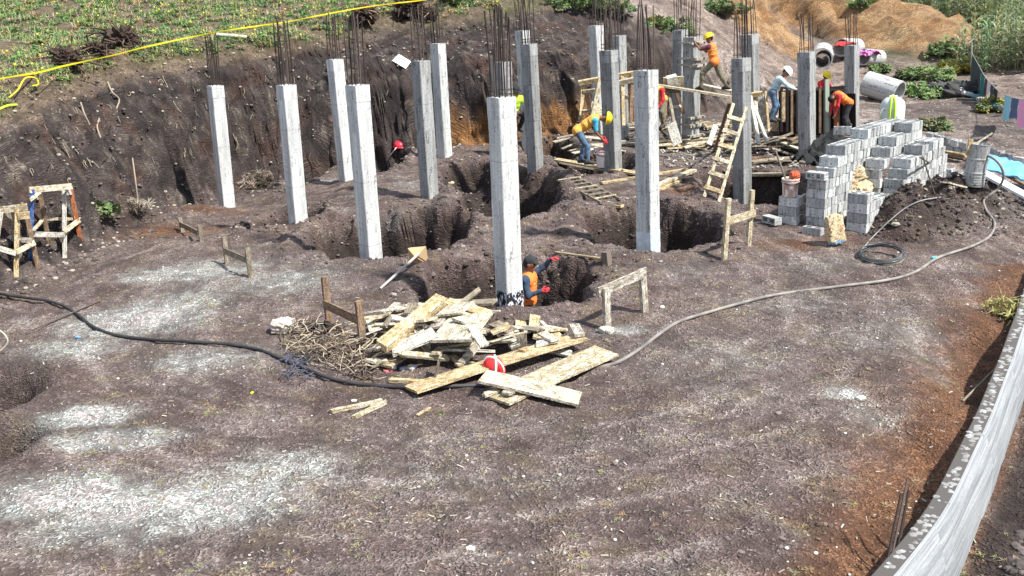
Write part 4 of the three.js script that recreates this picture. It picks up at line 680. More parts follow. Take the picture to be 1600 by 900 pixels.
  if (c.cap) blobs('cap', [B(hp(0, .06, -.02), hp(0, .075, .0), .098, .092), B(hp(-.04, .06, .09), hp(.04, .06, .09), .03, .03), B(hp(0, .0, -.05), hp(0, .05, -.04), .08, .09)], c.cap, t, .011, .03);
  else blobs('hair', [B(hp(0, .055, -.03), hp(0, .07, -.005), .09, .086), B(hp(0, -.01, -.055), hp(0, .04, -.04), .06, .08)], hairM, t, .012, .02);
  return t;
}
// stooping worker in front of the grey column
{
  const f = at(913, 256, 24.7); const g = f.y;
  person('worker in yellow helmet, orange vest and jeans stooping over the trench with red gloves', V(f.x, g, f.z), Math.PI / 2 - .12, {
    pelvis: [0, .86, -.16], neck: [0, 1.2, .36], head: [0, 1.17, .55], look: [0, -.75, .6], shL: [.18, 1.13, .31], shR: [-.18, 1.13, .31], elL: [.2, .86, .3], elR: [-.2, .84, .32], wrL: [.12, .66, .46], wrR: [-.12, .62, .5],
    knL: [.12, .48, .02], knR: [-.12, .46, .1], anL: [.13, .09, -.1], anR: [-.13, .09, .08], hdL: [0, -.6, .6], hdR: [0, -.6, .6], pnL: [-1, 0, 0], pnR: [1, 0, 0], curl: .7 },
    { shirt: M2.cyan, sleeves: 0, trousers: M2.jeans, vest: M2.vest2, glove: M2.glove, helmet: M2.yellow });
}
// worker on the scaffold plank
{
  const D = 29.2, f = at(1115, 141, D);
  person('worker in yellow helmet and orange vest striding on the scaffold plank', f, -2.15, {
    pelvis: [0, .84, 0], neck: [.02, 1.34, .1], head: [.02, 1.5, .16], look: [.1, 0, 1], shL: [.19, 1.28, .1], shR: [-.17, 1.28, .12], elL: [.28, 1.22, .34], elR: [-.2, 1.12, .34], wrL: [.2, 1.38, .52], wrR: [-.12, 1.3, .52],
    knL: [.16, .5, .3], knR: [-.18, .45, -.12], anL: [.14, .1, .34], anR: [-.26, .09, -.34], pnL: [-1, 0, 0], pnR: [1, 0, 0] },
    { shirt: M2.maroon, sleeves: 0, trousers: M2.olive, vest: M2.orange, helmet: M2.yellow });
}
// man in the front pit
{
  const D = 15.75, h = at(829, 413, D);
  person('man in dark cap and orange vest standing waist deep in the front pit', V(h.x - .06, h.y - 1.5, h.z), Math.PI / 2 - .35, {
    pelvis: [0, .86, 0], neck: [0, 1.34, .02], head: [0, 1.5, .06], look: [0, -.12, 1], shL: [.19, 1.28, .02], shR: [-.19, 1.28, .02], elL: [.26, 1.4, .22], elR: [-.25, 1.02, .08], wrL: [.22, 1.56, .36], wrR: [-.18, 1.1, .3],
    knL: [.1, .46, .04], knR: [-.1, .46, .04], anL: [.11, .09, -.02], anR: [-.11, .09, -.02], hdL: [0, .3, 1], hdR: [.1, .2, 1], pnL: [0, -1, 0], pnR: [1, 0, 0], curl: .75 },
    { shirt: M2.navy, trousers: M2.dark, vest: M2.orange, glove: M2.glove, cap: M2.dark }, { cell: .013 });
}
// worker in the pale blue shirt at the steel formwork
{
  const D = 28.6, f = at(1211, 190, D);
  person('worker in pale blue shirt and jeans leaning over the left end of the steel formwork', f, 1.35, {
    pelvis: [0, .86, -.1], neck: [0, 1.3, .12], head: [0, 1.42, .26], look: [0, -.5, 1], shL: [.18, 1.23, .12], shR: [-.18, 1.23, .12], elL: [.22, 1.06, .3], elR: [-.2, 1.04, .32], wrL: [.14, .96, .52], wrR: [-.12, .94, .54],
    knL: [.1, .46, .04], knR: [-.1, .46, -.02], anL: [.11, .09, -.04], anR: [-.11, .09, -.14], pnL: [0, -1, 0], pnR: [0, -1, 0] },
    { shirt: M2.pale, trousers: M2.jeans, helmet: M2.white }, { cell: .02 });
}
// worker bending right of the formwork
{
  const D = 29.2, f = at(1320, 208, D);
  person('worker in orange vest and dark trousers bent low at the steel formwork', f, -1.5, {
    pelvis: [0, .92, -.05], neck: [0, 1.2, .34], head: [0, 1.08, .44], look: [0, -1, .35], shL: [.18, 1.14, .32], shR: [-.18, 1.14, .32], elL: [.2, .86, .36], elR: [-.2, .86, .36], wrL: [.14, .62, .4], wrR: [-.14, .62, .42],
    knL: [.12, .48, .08], knR: [-.14, .46, -.06], anL: [.13, .09, 0], anR: [-.18, .09, -.24], pnL: [0, 0, 1], pnR: [0, 0, 1] },
    { shirt: M2.red, trousers: M2.dark, vest: M2.orange }, { cell: .02 });
}
{
  const D = 31.2, f = at(1279, 190, D);
  person('worker in red shirt and yellow helmet standing behind the steel formwork', f, .6, {
    pelvis: [0, .86, 0], neck: [0, 1.3, .12], head: [0, 1.44, .2], look: [0, -.5, 1], shL: [.19, 1.24, .12], shR: [-.19, 1.24, .12], elL: [.28, 1.02, .24], elR: [-.26, 1.02, .24], wrL: [.18, .92, .46], wrR: [-.16, .92, .46],
    knL: [.1, .46, .04], knR: [-.1, .46, .0], anL: [.11, .09, -.02], anR: [-.11, .09, -.06] }, { shirt: M2.red, trousers: M2.dark, helmet: M2.yellow }, { cell: .022 });
}
{
  const D = 27.4, f = at(1030, 200, D);
  person('worker in orange vest stooping half hidden behind the pale column at the scaffold', f, -.6, {
    pelvis: [0, .8, -.1], neck: [0, 1.14, .22], head: [0, 1.12, .42], look: [0, -.7, .7], shL: [.18, 1.08, .2], shR: [-.18, 1.08, .2], elL: [.24, .82, .26], elR: [-.2, .82, .28], wrL: [.14, .62, .4], wrR: [-.12, .62, .42],
    knL: [.12, .46, .1], knR: [-.12, .44, .06], anL: [.12, .09, -.02], anR: [-.13, .09, -.1] }, { shirt: M2.red, trousers: M2.olive, vest: M2.vest2, helmet: M2.white }, { cell: .022 });
}
{
  const D = 29.6, f = at(806, 206, D);
  person('worker in lime vest mostly hidden between the front column and the grey one behind', f, .5, {
    pelvis: [0, .62, -.05], neck: [0, 1.08, .1], head: [0, 1.24, .14], look: [0, -.3, 1], shL: [.19, 1.02, .1], shR: [-.19, 1.02, .1], elL: [.26, .8, .2], elR: [-.26, .8, .2], wrL: [.16, .68, .4], wrR: [-.16, .68, .4],
    knL: [.14, .5, .3], knR: [-.14, .5, .3], anL: [.12, .09, .02], anR: [-.12, .09, .02] }, { shirt: M2.lime, trousers: M2.dark, vest: M2.lime, helmet: M2.dark }, { cell: .022 });
}
// ---------------------------------------------------------------- right and rear: formwork, pipes, drum, walls, washing
const rusty = (() => { const a = tileNoise(9, 601), b = tileNoise(50, 602); return new THREE.MeshStandardMaterial({ map: tex(256, 256, (u, v) => lerp3([.07, .06, .06], [.2, .14, .12], clamp(a(u, v) * .6 + b(u * .4, v) * .5))), roughness: .75, metalness: .2 }); })();
{
  const D = 30.2, p0 = at(1222, 200, D), o = thing('steel_formwork', 'dark rusty steel formwork box with upright ribs between the rear columns', 'formwork', p0), L = (px, py, d = D) => at(px, py, d).sub(p0);
  mesh('panel', plank(L(1268, 212), L(1268, 138), 2.0, .04, V(-.1, 0, 1)), rusty, o);
  mesh('panel', plank(L(1327, 212, 29.9), L(1326, 146, 29.9), .5, .04, V(-1, 0, .6)), rusty, o);
  mesh('rim', toFlat(bar(L(1220, 137, 30.1), L(1322, 142, 30.1), .07, .07)), mat(.03, .028, .03, .8), o);
  const ribs = [1221, 1230, 1237, 1245, 1253, 1272, 1281, 1287, 1296, 1303, 1310, 1317];
  ribs.forEach((x, i) => mesh('rib', toFlat(bar(L(x, 206 + i * .3, 30.05), L(x, 136 + i * .5, 30.05), .07, .07)), [rusty, rusty, W.brown, rusty][i % 4], o));
  tag(mesh('prop_post', toFlat(bar(at(1224, 190, 29.7), at(1224, 144, 29.7), .1, .08)), W.yellow), 'pale timber prop at the left end of the steel formwork', 'post');
  tag(mesh('prop_post', toFlat(bar(at(1292, 207, 29.5), at(1292, 124, 29.8), .12, .1)), mat(.3, .36, .3)), 'greenish upright post in the middle of the steel formwork', 'post');
  tag(mesh('prop_post', toFlat(bar(at(1307, 205, 29.3), at(1305, 150, 29.6), .11, .08)), W.orange), 'orange brown post beside the bent worker', 'post');
}
const pipeT = concreteTex(611, .62, .82, .3), pipeM = new THREE.MeshStandardMaterial({ map: pipeT, roughness: .85 });
function pipe(label, c0, c1, r, th, group = 'concrete pipes lying on the hillside') {          // hollow pipe from mouth c0 to far end c1
  const L = c0.distanceTo(c1), pr = [[r - th, 0], [r, 0], [r, L], [r - th, L], [r - th, 0]].map(([x, y]) => new THREE.Vector2(x, y)), g = toCreasedNormals(new THREE.LatheGeometry(pr, 36), .6);
  const o = mesh('concrete_pipe', g, pipeM); o.position.copy(c0); o.quaternion.setFromUnitVectors(V(0, 1, 0), c1.clone().sub(c0).normalize()); return tag(o, label, 'pipe', group);
}
{
  const g1 = on(1286, 109), D1 = -g1.z, s = D1 / F;
  const m1 = at(1284, 92, D1); pipe('largest concrete pipe on the hillside, its mouth towards the yard with a smaller pipe inside', m1, m1.clone().add(V(.55, .15, -1.6)), 16.5 * s, 2.2 * s);
  const i1 = at(1284, 95, D1 - .02); pipe('smaller concrete pipe nested inside the largest one', i1.clone().add(V(.05, -.03, -.1)), i1.clone().add(V(.5, .05, -1.3)), 11.5 * s, 1.6 * s);
  const m2 = at(1314, 74, D1 + 1.2); pipe('concrete pipe with a red cloth hung over it', m2, m2.clone().add(V(1.1, -.1, -.9)), 14 * s, 1.8 * s);
  const m3 = at(1349, 89, D1 - .3); pipe('concrete pipe with a pink and purple cloth spread on top', m3, m3.clone().add(V(1.05, -.15, -.75)), 12.5 * s, 1.7 * s);
  const D4 = gD(1390, 156), q = D4 / F, e4 = at(1405, 146, D4 - .4); pipe('big pale concrete pipe lying by itself lower on the hillside', e4, e4.clone().add(V(-.95, .35, -1.0)), 19 * q, 2 * q, null);
  const drape = (label, c, w, d, m, seed) => { const g = new THREE.BoxGeometry(w, .03, d, 16, 1, 14), p = g.attributes.position; for (let i = 0; i < p.count; i++) { const x = p.getX(i), z = p.getZ(i); p.setY(i, p.getY(i) - (x * x) * 1.1 + .05 * N2(x * 6 + seed, z * 6)); } g.computeVertexNormals(); const o = tag(mesh('cloth', g, m), label, 'cloth'); o.position.copy(c); return o; };
  drape('red cloth drying on a concrete pipe', at(1321, 66, D1 + 1.0), .7, .8, mat(.6, .05, .05), 1).rotation.y = .7;
  drape('pink and purple cloth drying on the right pipe', at(1358, 79, D1 - .4), .85, .8, new THREE.MeshStandardMaterial({ roughness: .9, map: (() => { const a = tileNoise(12, 621); return tex(64, 64, (u, v) => lerp3([.45, .12, .38], [.85, .55, .75], sst(.4, .6, a(u, v)))); })() }), 4).rotation.y = .6;
}
{ // small tank with lime straps
  const c = on(1393, 192), D = -c.z, s = D / F, o = thing('water_tank', 'pale rounded tank with lime green straps behind the block piles', 'tank', c);
  mesh('body', new THREE.LatheGeometry([[0, 0], [17, 0], [18, 2], [18.5, 26], [16, 34], [10, 39], [6, 40], [6, 42], [0, 42.5]].map(([x, y]) => new THREE.Vector2(x * s, y * s)), 28), mat(.6, .7, .68, .6), o);
  for (const a of [-.55, -.2]) mesh('strap', tube([V(Math.sin(a) * 19.5 * s, 1 * s, Math.cos(a) * 19.5 * s), V(Math.sin(a) * 19.8 * s, 24 * s, Math.cos(a) * 19.8 * s), V(Math.sin(a) * 15 * s, 37 * s, Math.cos(a) * 15 * s), V(0, 42 * s, -4 * s)], 1.8 * s, 24, 5), M2.lime, o);
  mesh('loop', tube([V(-18 * s, 8 * s, 8 * s), V(-22 * s, 18 * s, 9 * s), V(-17 * s, 24 * s, 10 * s), V(-4 * s, 16 * s, 19.5 * s), V(4 * s, 5 * s, 19 * s)], .9 * s, 24, 5), mat(.6, .66, .6), o);
}
{ // steel drum
  const b = on(1521, 290), D = -b.z, s = D / F, h = 66 * s, r = 15.5 * s, pr = [[0, 0], [r, 0]], o = thing('steel_drum', 'battered pale grey steel drum at the top of the yard', 'drum', b);
  for (let i = 0; i <= 60; i++) { const y = i / 60, k = [.33, .66].some(q => Math.abs(y - q) < .018) ? 1.05 : [.06, .12, .18, .24].some(q => Math.abs(y - q) < .012) ? 1.025 : 1; pr.push([r * k, y * h]); }
  pr.push([r * 1.04, h], [r * 1.04, h * 1.015], [r * .95, h * 1.015], [r * .95, h * .9], [0, h * .9]);
  const t = concreteTex(631, .45, .78, .45); mesh('barrel', new THREE.LatheGeometry(pr.map(([x, y]) => new THREE.Vector2(x, y)), 32), new THREE.MeshStandardMaterial({ map: t, roughness: .6, metalness: .15 }), o); o.rotation.z = -.06;
  mesh('stick', toFlat(bar(V(-r * .8, h * .95, 0), V(r * 1.3, h * 1.25, -.1), .03, .03)), W.pale, o); mesh('stick', toFlat(bar(V(-r * 1.1, h * .75, .02), V(-r * 1.05, h * 1.12, .02), .09, .05)), W.yellow, o);
  const A = on(1533, 268, .16), E = on(1660, 336, .12); tag(mesh('trough_board', plank(A, E, .34, .05, V(-.55, .8, .1)), mat(.74, .8, .84, .5)), 'long bluish white board sloping right from the steel drum', 'board');
  boardPx('brown pole above the bluish white board', [1550, 262], .22, [1640, 312], .2, .06, W.brown, .06, 0, 'pole', null);
  const g = new THREE.BoxGeometry(1.7, .04, .8, 20, 1, 12), p = g.attributes.position; for (let i = 0; i < p.count; i++) { const x = p.getX(i), z = p.getZ(i); p.setY(i, p.getY(i) + .06 * N2(x * 3, z * 3) - .12 * x); } g.computeVertexNormals();
  const tp = tag(mesh('blue_tarp', g, mat(.12, .38, .68, .6)), 'blue sheeting spread over the low wall right of the drum', 'tarp'); tp.position.copy(on(1580, 264, .4)); tp.rotation.set(.35, -.35, -.08);
}
{ // low block wall at the yard's top right
  const ends = [[1442, 222], [1520, 246], [1700, 300]].map(([x, y]) => on(x, y)), o = thing('low_block_wall', 'low grey block wall along the top right of the yard', 'wall', ends[0].clone()); o.userData.kind = 'thing';
  for (let s = 0; s + 1 < ends.length; s++) { const a = ends[s], b = ends[s + 1], d = b.clone().sub(a), n = Math.floor(d.length() / .41), yaw = Math.atan2(-d.z, d.x); for (let i = 0; i < n; i++) for (let k = 0; k < 2; k++) { const p = a.clone().lerp(b, (i + .5 + (k % 2) * .5) / n); const m = mesh('block', blockGs[(i + k) % 4], blockMats[(i * 2 + k) % 3], o); m.position.copy(p.sub(ends[0])); m.position.y = mix(a.y, b.y, i / n) - ends[0].y + k * .2 - .05; m.rotation.y = yaw; } }
  boardPx('yellow plank leaning along the foot of the low block wall', [1440, 231], .18, [1508, 243], .16, .12, W.yellow, .05, -.9, 'plank', null);
  boardPx('brown plank lying below the yellow one at the low wall', [1440, 236], .08, [1508, 249], .06, .12, W.brown, .05, -.6, 'plank', null);
  boardPx('pale board lying by the low row of blocks', [1478, 285], .1, [1506, 292], .1, .14, W.ply, .03, 0, 'board', null);
  tag(mesh('shovel', cyl(on(1438, 246, .5), on(1476, 268, .05), .02, .02, 8), W.old), 'pole of a shovel leaning behind the piles', 'pole');
  tag(mesh('iron_rod', cyl(on(1463, 312, 0), at(1442, 245, gD(1463, 312) + .6), .014, .014, 6), steel), 'dark iron rod standing at the right end of the piles', 'rod');
  tag(mesh('iron_rod', cyl(on(1496, 352, .02), at(1474, 300, gD(1496, 352) + .8), .01, .01, 6), steelPale), 'thin rod leaning against the earth mound', 'rod');
}
{ // black sheeting over the rear of the left pile
  const A = [at(1258, 250, 22.6), at(1318, 207, 23.8)], g = new THREE.BoxGeometry(1, .025, 1, 26, 1, 16), p = g.attributes.position, d = A[1].clone().sub(A[0]), n = V(.5, .0, .85).normalize();
  for (let i = 0; i < p.count; i++) { const u = p.getX(i) + .5, v = p.getZ(i); const q = A[0].clone().addScaledVector(d, u).addScaledVector(n, v * 1.0).add(V(0, p.getY(i) - Math.max(0, v) * .9 * (.4 + u) - .1 * Math.sin(u * 3.1) + .12 * N2(u * 5, v * 4) + .05 * N2(u * 14, v * 9), 0)); p.setXYZ(i, q.x, q.y, q.z); }
  g.computeVertexNormals(); tag(mesh('black_sheeting', g, mat(.006, .007, .008, .85)), 'black plastic sheeting pulled over the rear of the left block pile', 'plastic sheet');
}
{ // washing line
  const pole = on(1519, 134), D = -pole.z, tp = at(1518, 66, D), o = thing('line_pole', 'thin pole that carries the washing line at the maize field', 'pole', pole); mesh('shaft', cyl(V(0, -.2, 0), tp.clone().sub(pole), .045, .035, 8), W.grey, o); mesh('fork', cyl(tp.clone().sub(pole).add(V(-.12, -.05, 0)), tp.clone().sub(pole).add(V(.1, .15, 0)), .03, .025, 6), W.grey, o);
  const px = [[1518, 82], [1527, 98], [1538, 118], [1550, 132], [1560, 142], [1575, 150], [1600, 156], [1640, 160]], Ds = px.map((_, i) => D - [0, 1.2, 3, 5, 6.5, 10.5, 15.5, 19][i]), pts = px.map(([x, y], i) => at(x, y, Ds[i])), c = new THREE.CatmullRomCurve3(pts), cumul = px.map((q, i) => px.slice(1, i + 1).reduce((t, r, k) => t + Math.hypot(r[0] - px[k][0], r[1] - px[k][1]), 0) / px.reduce((t, r, k) => k ? t + Math.hypot(r[0] - px[k - 1][0], r[1] - px[k - 1][1]) : 0, 0)), lineAt = (u) => { let i = 0; while (i < px.length - 2 && cumul[i + 1] < u) i++; return c.getPoint((i + clamp((u - cumul[i]) / (cumul[i + 1] - cumul[i]))) / (px.length - 1)); };
  tag(mesh('washing_line', new THREE.TubeGeometry(c, 60, .012, 5), mat(.3, .3, .3)), 'washing line sloping down to the right from the pole', 'line');
  [[.02, .2, 1.5, .3, [.03, .05, .055], 'dark garment hanging closest to the pole of the washing line'], [.21, .27, 1.35, .2, [.015, .16, .15], 'dark green garment on the washing line'], [.28, .31, .9, .2, [.05, .03, .05], 'dark narrow garment between the green and white ones'], [.315, .36, .85, .2, [.7, .62, .62], 'whitish garment on the washing line'], [.37, .4, .7, .2, [.02, .03, .09], 'navy garment right of the whitish one'], [.41, .46, .6, .2, [.015, .015, .02], 'black garment above the fern patch'], [.55, .62, 1.15, .2, [.25, .6, .75], 'light blue garment on the washing line'], [.63, .7, .95, .2, [.05, .1, .22], 'dark blue garment between the light blue and pink ones'], [.71, .82, 1.3, .2, [.8, .35, .6], 'pink towel on the washing line'], [.83, .95, 1.5, .2, [.28, .07, .14], 'dark red patterned garment at the frame edge']].forEach(([u0, u1, h, _, k, l], i) => {
    const g = new THREE.BoxGeometry(1, 1, .02, 14, 12, 1), p = g.attributes.position; for (let q = 0; q < p.count; q++) { const u = p.getX(q) + .5, v = .5 - p.getY(q), w = lineAt(mix(u0, u1, u)); p.setXYZ(q, w.x, w.y - v * h * 34 * -w.z / F * (.96 + .06 * N2(u * 3, i)), w.z + p.getZ(q) + .05 * v * N2(u * 5 + i * 3, v * 1.5)); }
    g.computeVertexNormals(); tag(mesh('garment', g, mat(...k, .95)), l, 'garment', 'washing on the line');
  });
  const m = tag(mesh('rubbish_heap', lump(1.3, .6, .8, .3, 71, 3), mat(.05, .052, .055, .9)), 'dark heap of rags and refuse under the washing line pole', 'heap'); m.position.copy(on(1500, 150)); 
  for (let i = 0; i < 9; i++) { const q = tag(mesh('rag', lump(rr(.1, .28), rr(.05, .12), rr(.1, .2), .3, 80 + i), [mat(.7, .72, .74), mat(.12, .25, .3), mat(.4, .38, .36)][i % 3]), 'small rag lying on the dark refuse heap', 'rag', 'rags on the refuse heap'); q.position.copy(on(1480 + i * 11, 133 + i * 4.5, .25)); q.rotation.set(rr(-.5, .5), i, rr(-.5, .5)); }
}
{ // low wall on the right, rubble top and pale face
  const N = 60, wc = new THREE.CatmullRomCurve3(WPTS), Lw = wc.getLength(), sec = [[-.17, -.5], [-.165, .02], [-.155, .03], [-.015, .034], [.01, .022], [.03, -.02], [.07, -.16], [.11, -.3], [.13, -.42], [.13, -.8]], P = [], U = [], I = [];
  const wallAt = (s, n, y) => { const t = clamp(s / Lw), q = wc.getTangentAt(t).setY(0).normalize(); return wc.getPointAt(t).addScaledVector(V(-q.z, 0, q.x), n).setY(y); };
  for (let i = 0; i <= N; i++) for (let j = 0; j < sec.length; j++) { const s = Lw * i / N, w = .012 * N2(s * .35, 4), b = .008 * N2(s * .4, 7) * (j > 5 ? 2 : 0); const p = wallAt(s, sec[j][0] + w + b, sec[j][1] + .02 * N2(s * .4, 9)); P.push(p.x, p.y, p.z); U.push(j * .12, s / 2.2); }
  const I2 = []; for (let i = 0; i < N; i++) for (let j = 0; j + 1 < sec.length; j++) { const k = i * sec.length + j; (j < 3 ? I2 : I).push(k, k + 1, k + sec.length, k + 1, k + sec.length + 1, k + sec.length); }
  const part = (idx) => { const g = new THREE.BufferGeometry(); g.setAttribute('position', new THREE.Float32BufferAttribute(P, 3)); g.setAttribute('uv', new THREE.Float32BufferAttribute(U, 2)); g.setIndex(idx); const f = g.toNonIndexed(); return toCreasedNormals(f, .6); }; const g = part(I);
  const A = tileNoise(6, 641), Bn = tileNoise(30, 642), C = tileNoise(90, 643), wm = new THREE.MeshStandardMaterial({ roughness: .9, map: tex(512, 1024, (u, v) => { const st = A(u * 5, v * .3) * .4 + Bn(u * 3, v * .12) * .6; let k = lerp3([.47, .49, .52], [.67, .69, .71], clamp(.55 + 1.1 * (st - .5) + .4 * (C(u, v) - .5))); return lerp3(k, [.42, .42, .43], .5 * sst(.62, .76, Bn(u * 3, v * .15 + .3) * .8 + C(u, v) * .2)); }) });
  const o = thing('low_wall', 'low pale wall with a rubble top along the right edge of the yard', 'wall'); o.userData.kind = 'thing'; mesh('wall_face', g, wm, o); mesh('rubble_bed', part(I2), mat(.085, .078, .074), o);
  const sm = [mat(.24, .24, .24), mat(.33, .335, .34), mat(.17, .165, .16), mat(.28, .28, .28)], sg = [1, 2, 3, 4, 5].map(k => { const q = new THREE.IcosahedronGeometry(1, 1), n = createNoise3D(rng(700 + k)), p = q.attributes.position; for (let i = 0; i < p.count; i++) { const f = 1 + .35 * n(p.getX(i), p.getY(i), p.getZ(i)); p.setXYZ(i, p.getX(i) * f, p.getY(i) * f * .45, p.getZ(i) * f); } return toFlat(q); });
  for (let i = 0; i < 295; i++) { const s = rr(.6, Lw - 2.2), n = rr(-.135, -.03), st = mesh('stone', sg[i % 5], sm[i % 4], o), z = rr(.02, .042); st.position.copy(wallAt(s, n + .012 * N2(s * .35, 4), .03 + .02 * N2(s * .4, 9))); st.scale.set(z * rr(.7, 1.2), z * .45, z * .9); st.rotation.y = rr(0, 6); }
  const rb = thing('rebar_bundle', 'bundle of steel bars poking up at the left of the low wall', 'rebar', on(1390, 905)), L = (x, y, d) => at(x, y, d).sub(rb.position), D0 = -rb.position.z;
  [[1383, 920, 1418, 748, .1], [1390, 920, 1420, 766, .2], [1378, 915, 1408, 771, .05], [1394, 925, 1414, 800, .3], [1400, 920, 1410, 840, .25], [1372, 925, 1395, 850, 0]].forEach(([x0, y0, x1, y1, d]) => mesh('bar', cyl(L(x0, y0, D0 - .1 + d), L(x1, y1, D0 + .25 + d), .011, .011, 7), [steel, steelPale][+(x0 % 2 > 0)], rb));
  tag(mesh('stick', cyl(on(1504, 627, .02), at(1600, 532, gD(1504, 627) + 1.5), .016, .01, 6), W.old), 'thin stick leaning across to the low wall', 'stick');
}
{ // marking tape, board on the bank, debris
  const px = [[-60, 136], [0, 123], [60, 113], [100, 103], [170, 88], [230, 73], [330, 52], [400, 41], [450, 34], [500, 24], [560, 13], [610, 6], [662, 0], [740, -12]], n = px.length, pts = px.map(([x, y], i) => at(x, y, mix(19.6, 35, i / (n - 1)))), c = new THREE.CatmullRomCurve3(pts), P = [], I = [], Nn = 160;
  for (let i = 0; i <= Nn; i++) { const p = c.getPointAt(i / Nn), tw = .5 + .5 * N2(i * .06, 2), h = .02; for (const [a, b] of [[-1, .006], [1, .006], [1, -.006], [-1, -.006]]) P.push(p.x, p.y + a * h * Math.cos(tw), p.z + a * h * Math.sin(tw) + b); }
  for (let i = 0; i < Nn; i++) for (let j = 0; j < 4; j++) { const a = i * 4 + j, b = i * 4 + (j + 1) % 4; I.push(a, b, a + 4, b, b + 4, a + 4); }
  const g = new THREE.BufferGeometry(); g.setAttribute('position', new THREE.Float32BufferAttribute(P, 3)); g.setIndex(I); g.computeVertexNormals(); tag(mesh('barrier_tape', g, mat(.85, .72, .02, .5)), 'yellow barrier tape stretched above the grassy bank', 'tape');
  tag(mesh('loose_tape', tube([on(2, 162, .05), on(15, 152, .08), on(28, 140, .2), on(40, 122, .35), on(58, 124, .1), on(60, 132, .05), on(50, 134, .05)], .02, 30, 4), mat(.8, .66, .03, .5)), 'loose yellow tape end lying in the grass on the left', 'tape');
  tag(mesh('loose_tape', tube([on(-4, 172, .06), on(10, 166, .06), on(26, 164, .06)], .03, 14, 4), mat(.6, .75, .05, .5)), 'short greenish yellow tape scrap at the bank edge on the far left', 'tape');
  const w = at(628, 96, 32.6); tag(mesh('white_sheet', plank(on(618, 90, .06), on(638, 102, .06), .38, .03, V(.1, .8, .6)), mat(.82, .8, .8)), 'small white board lying on the dark bank', 'board');
  tag(mesh('pale_pole', cyl(on(338, 54, .1), on(386, 58, .1), .06, .06, 8), W.ply), 'short pale pole lying in the grass behind the leftmost column', 'pole');
}
// ---------------------------------------------------------------- vegetation, roots, debris
function quadLeaf(L, w, bend, m, out) {                                                    // bent tapered leaf blade, root at origin, growing along +y leaning to +z
  const rows = 4; for (let i = 0; i < rows; i++) { const t0 = i / rows, t1 = (i + 1) / rows, f = (t) => [w * (i === rows ? 0 : 1) * Math.sin(Math.PI * Math.min(.98, .25 + t * .72)), L * t * (1 - .35 * bend * t), L * bend * t * t]; const [a, ya, za] = f(t0), [b, yb, zb] = f(t1); const p = [V(-a, ya, za), V(a, ya, za), V(b, yb, zb), V(-b, yb, zb)].map(v => v.applyMatrix4(m)); out.push(p[0], p[1], p[2], p[0], p[2], p[3]); }
}
function leafGeo(list) { const o = []; for (const [L, w, bend, yaw, pitch, x, y, z] of list) quadLeaf(L, w, bend, new THREE.Matrix4().compose(V(x, y, z), new THREE.Quaternion().setFromEuler(new THREE.Euler(pitch, yaw, 0, 'YXZ')), V(1, 1, 1)), o); const g = new THREE.BufferGeometry().setFromPoints(o); g.setAttribute('uv', new THREE.Float32BufferAttribute(new Float32Array(o.length * 2), 2)); g.computeVertexNormals(); return g; }
const leafMat = () => new THREE.MeshPhysicalMaterial({ color: 0xffffff, roughness: .85, side: THREE.DoubleSide, transmission: .25, thickness: 0 });
function scatter(name, label, geo, m, items, kind = 'stuff') {                              // items: [pos, scale, yaw, colour]
  const o = shade(new THREE.InstancedMesh(geo, m, items.length)), q = new THREE.Quaternion(), M = new THREE.Matrix4(); o.name = numbered(name); scene.add(o);
  items.forEach(([p, s, yaw, c, tilt], i) => { q.setFromEuler(new THREE.Euler(tilt ? tilt[0] : 0, yaw, tilt ? tilt[1] : 0)); M.compose(p, q, typeof s === 'number' ? V(s, s, s) : s); o.setMatrixAt(i, M); o.setColorAt(i, c); });
  return tag(o, label, null, null, kind);
}
const tuft = leafGeo(Array.from({ length: 16 }, (_, i) => [rr(.1, .2), rr(.006, .011), rr(.2, .9), i * 2.4, rr(.1, .7), rr(-.06, .06), 0, rr(-.06, .06)]));
const weed = leafGeo(Array.from({ length: 18 }, (_, i) => [rr(.07, .14), rr(.02, .038), rr(.2, .8), i * 2.4, rr(.2, 1.2), rr(-.05, .05), rr(0, .1), rr(-.05, .05)]));
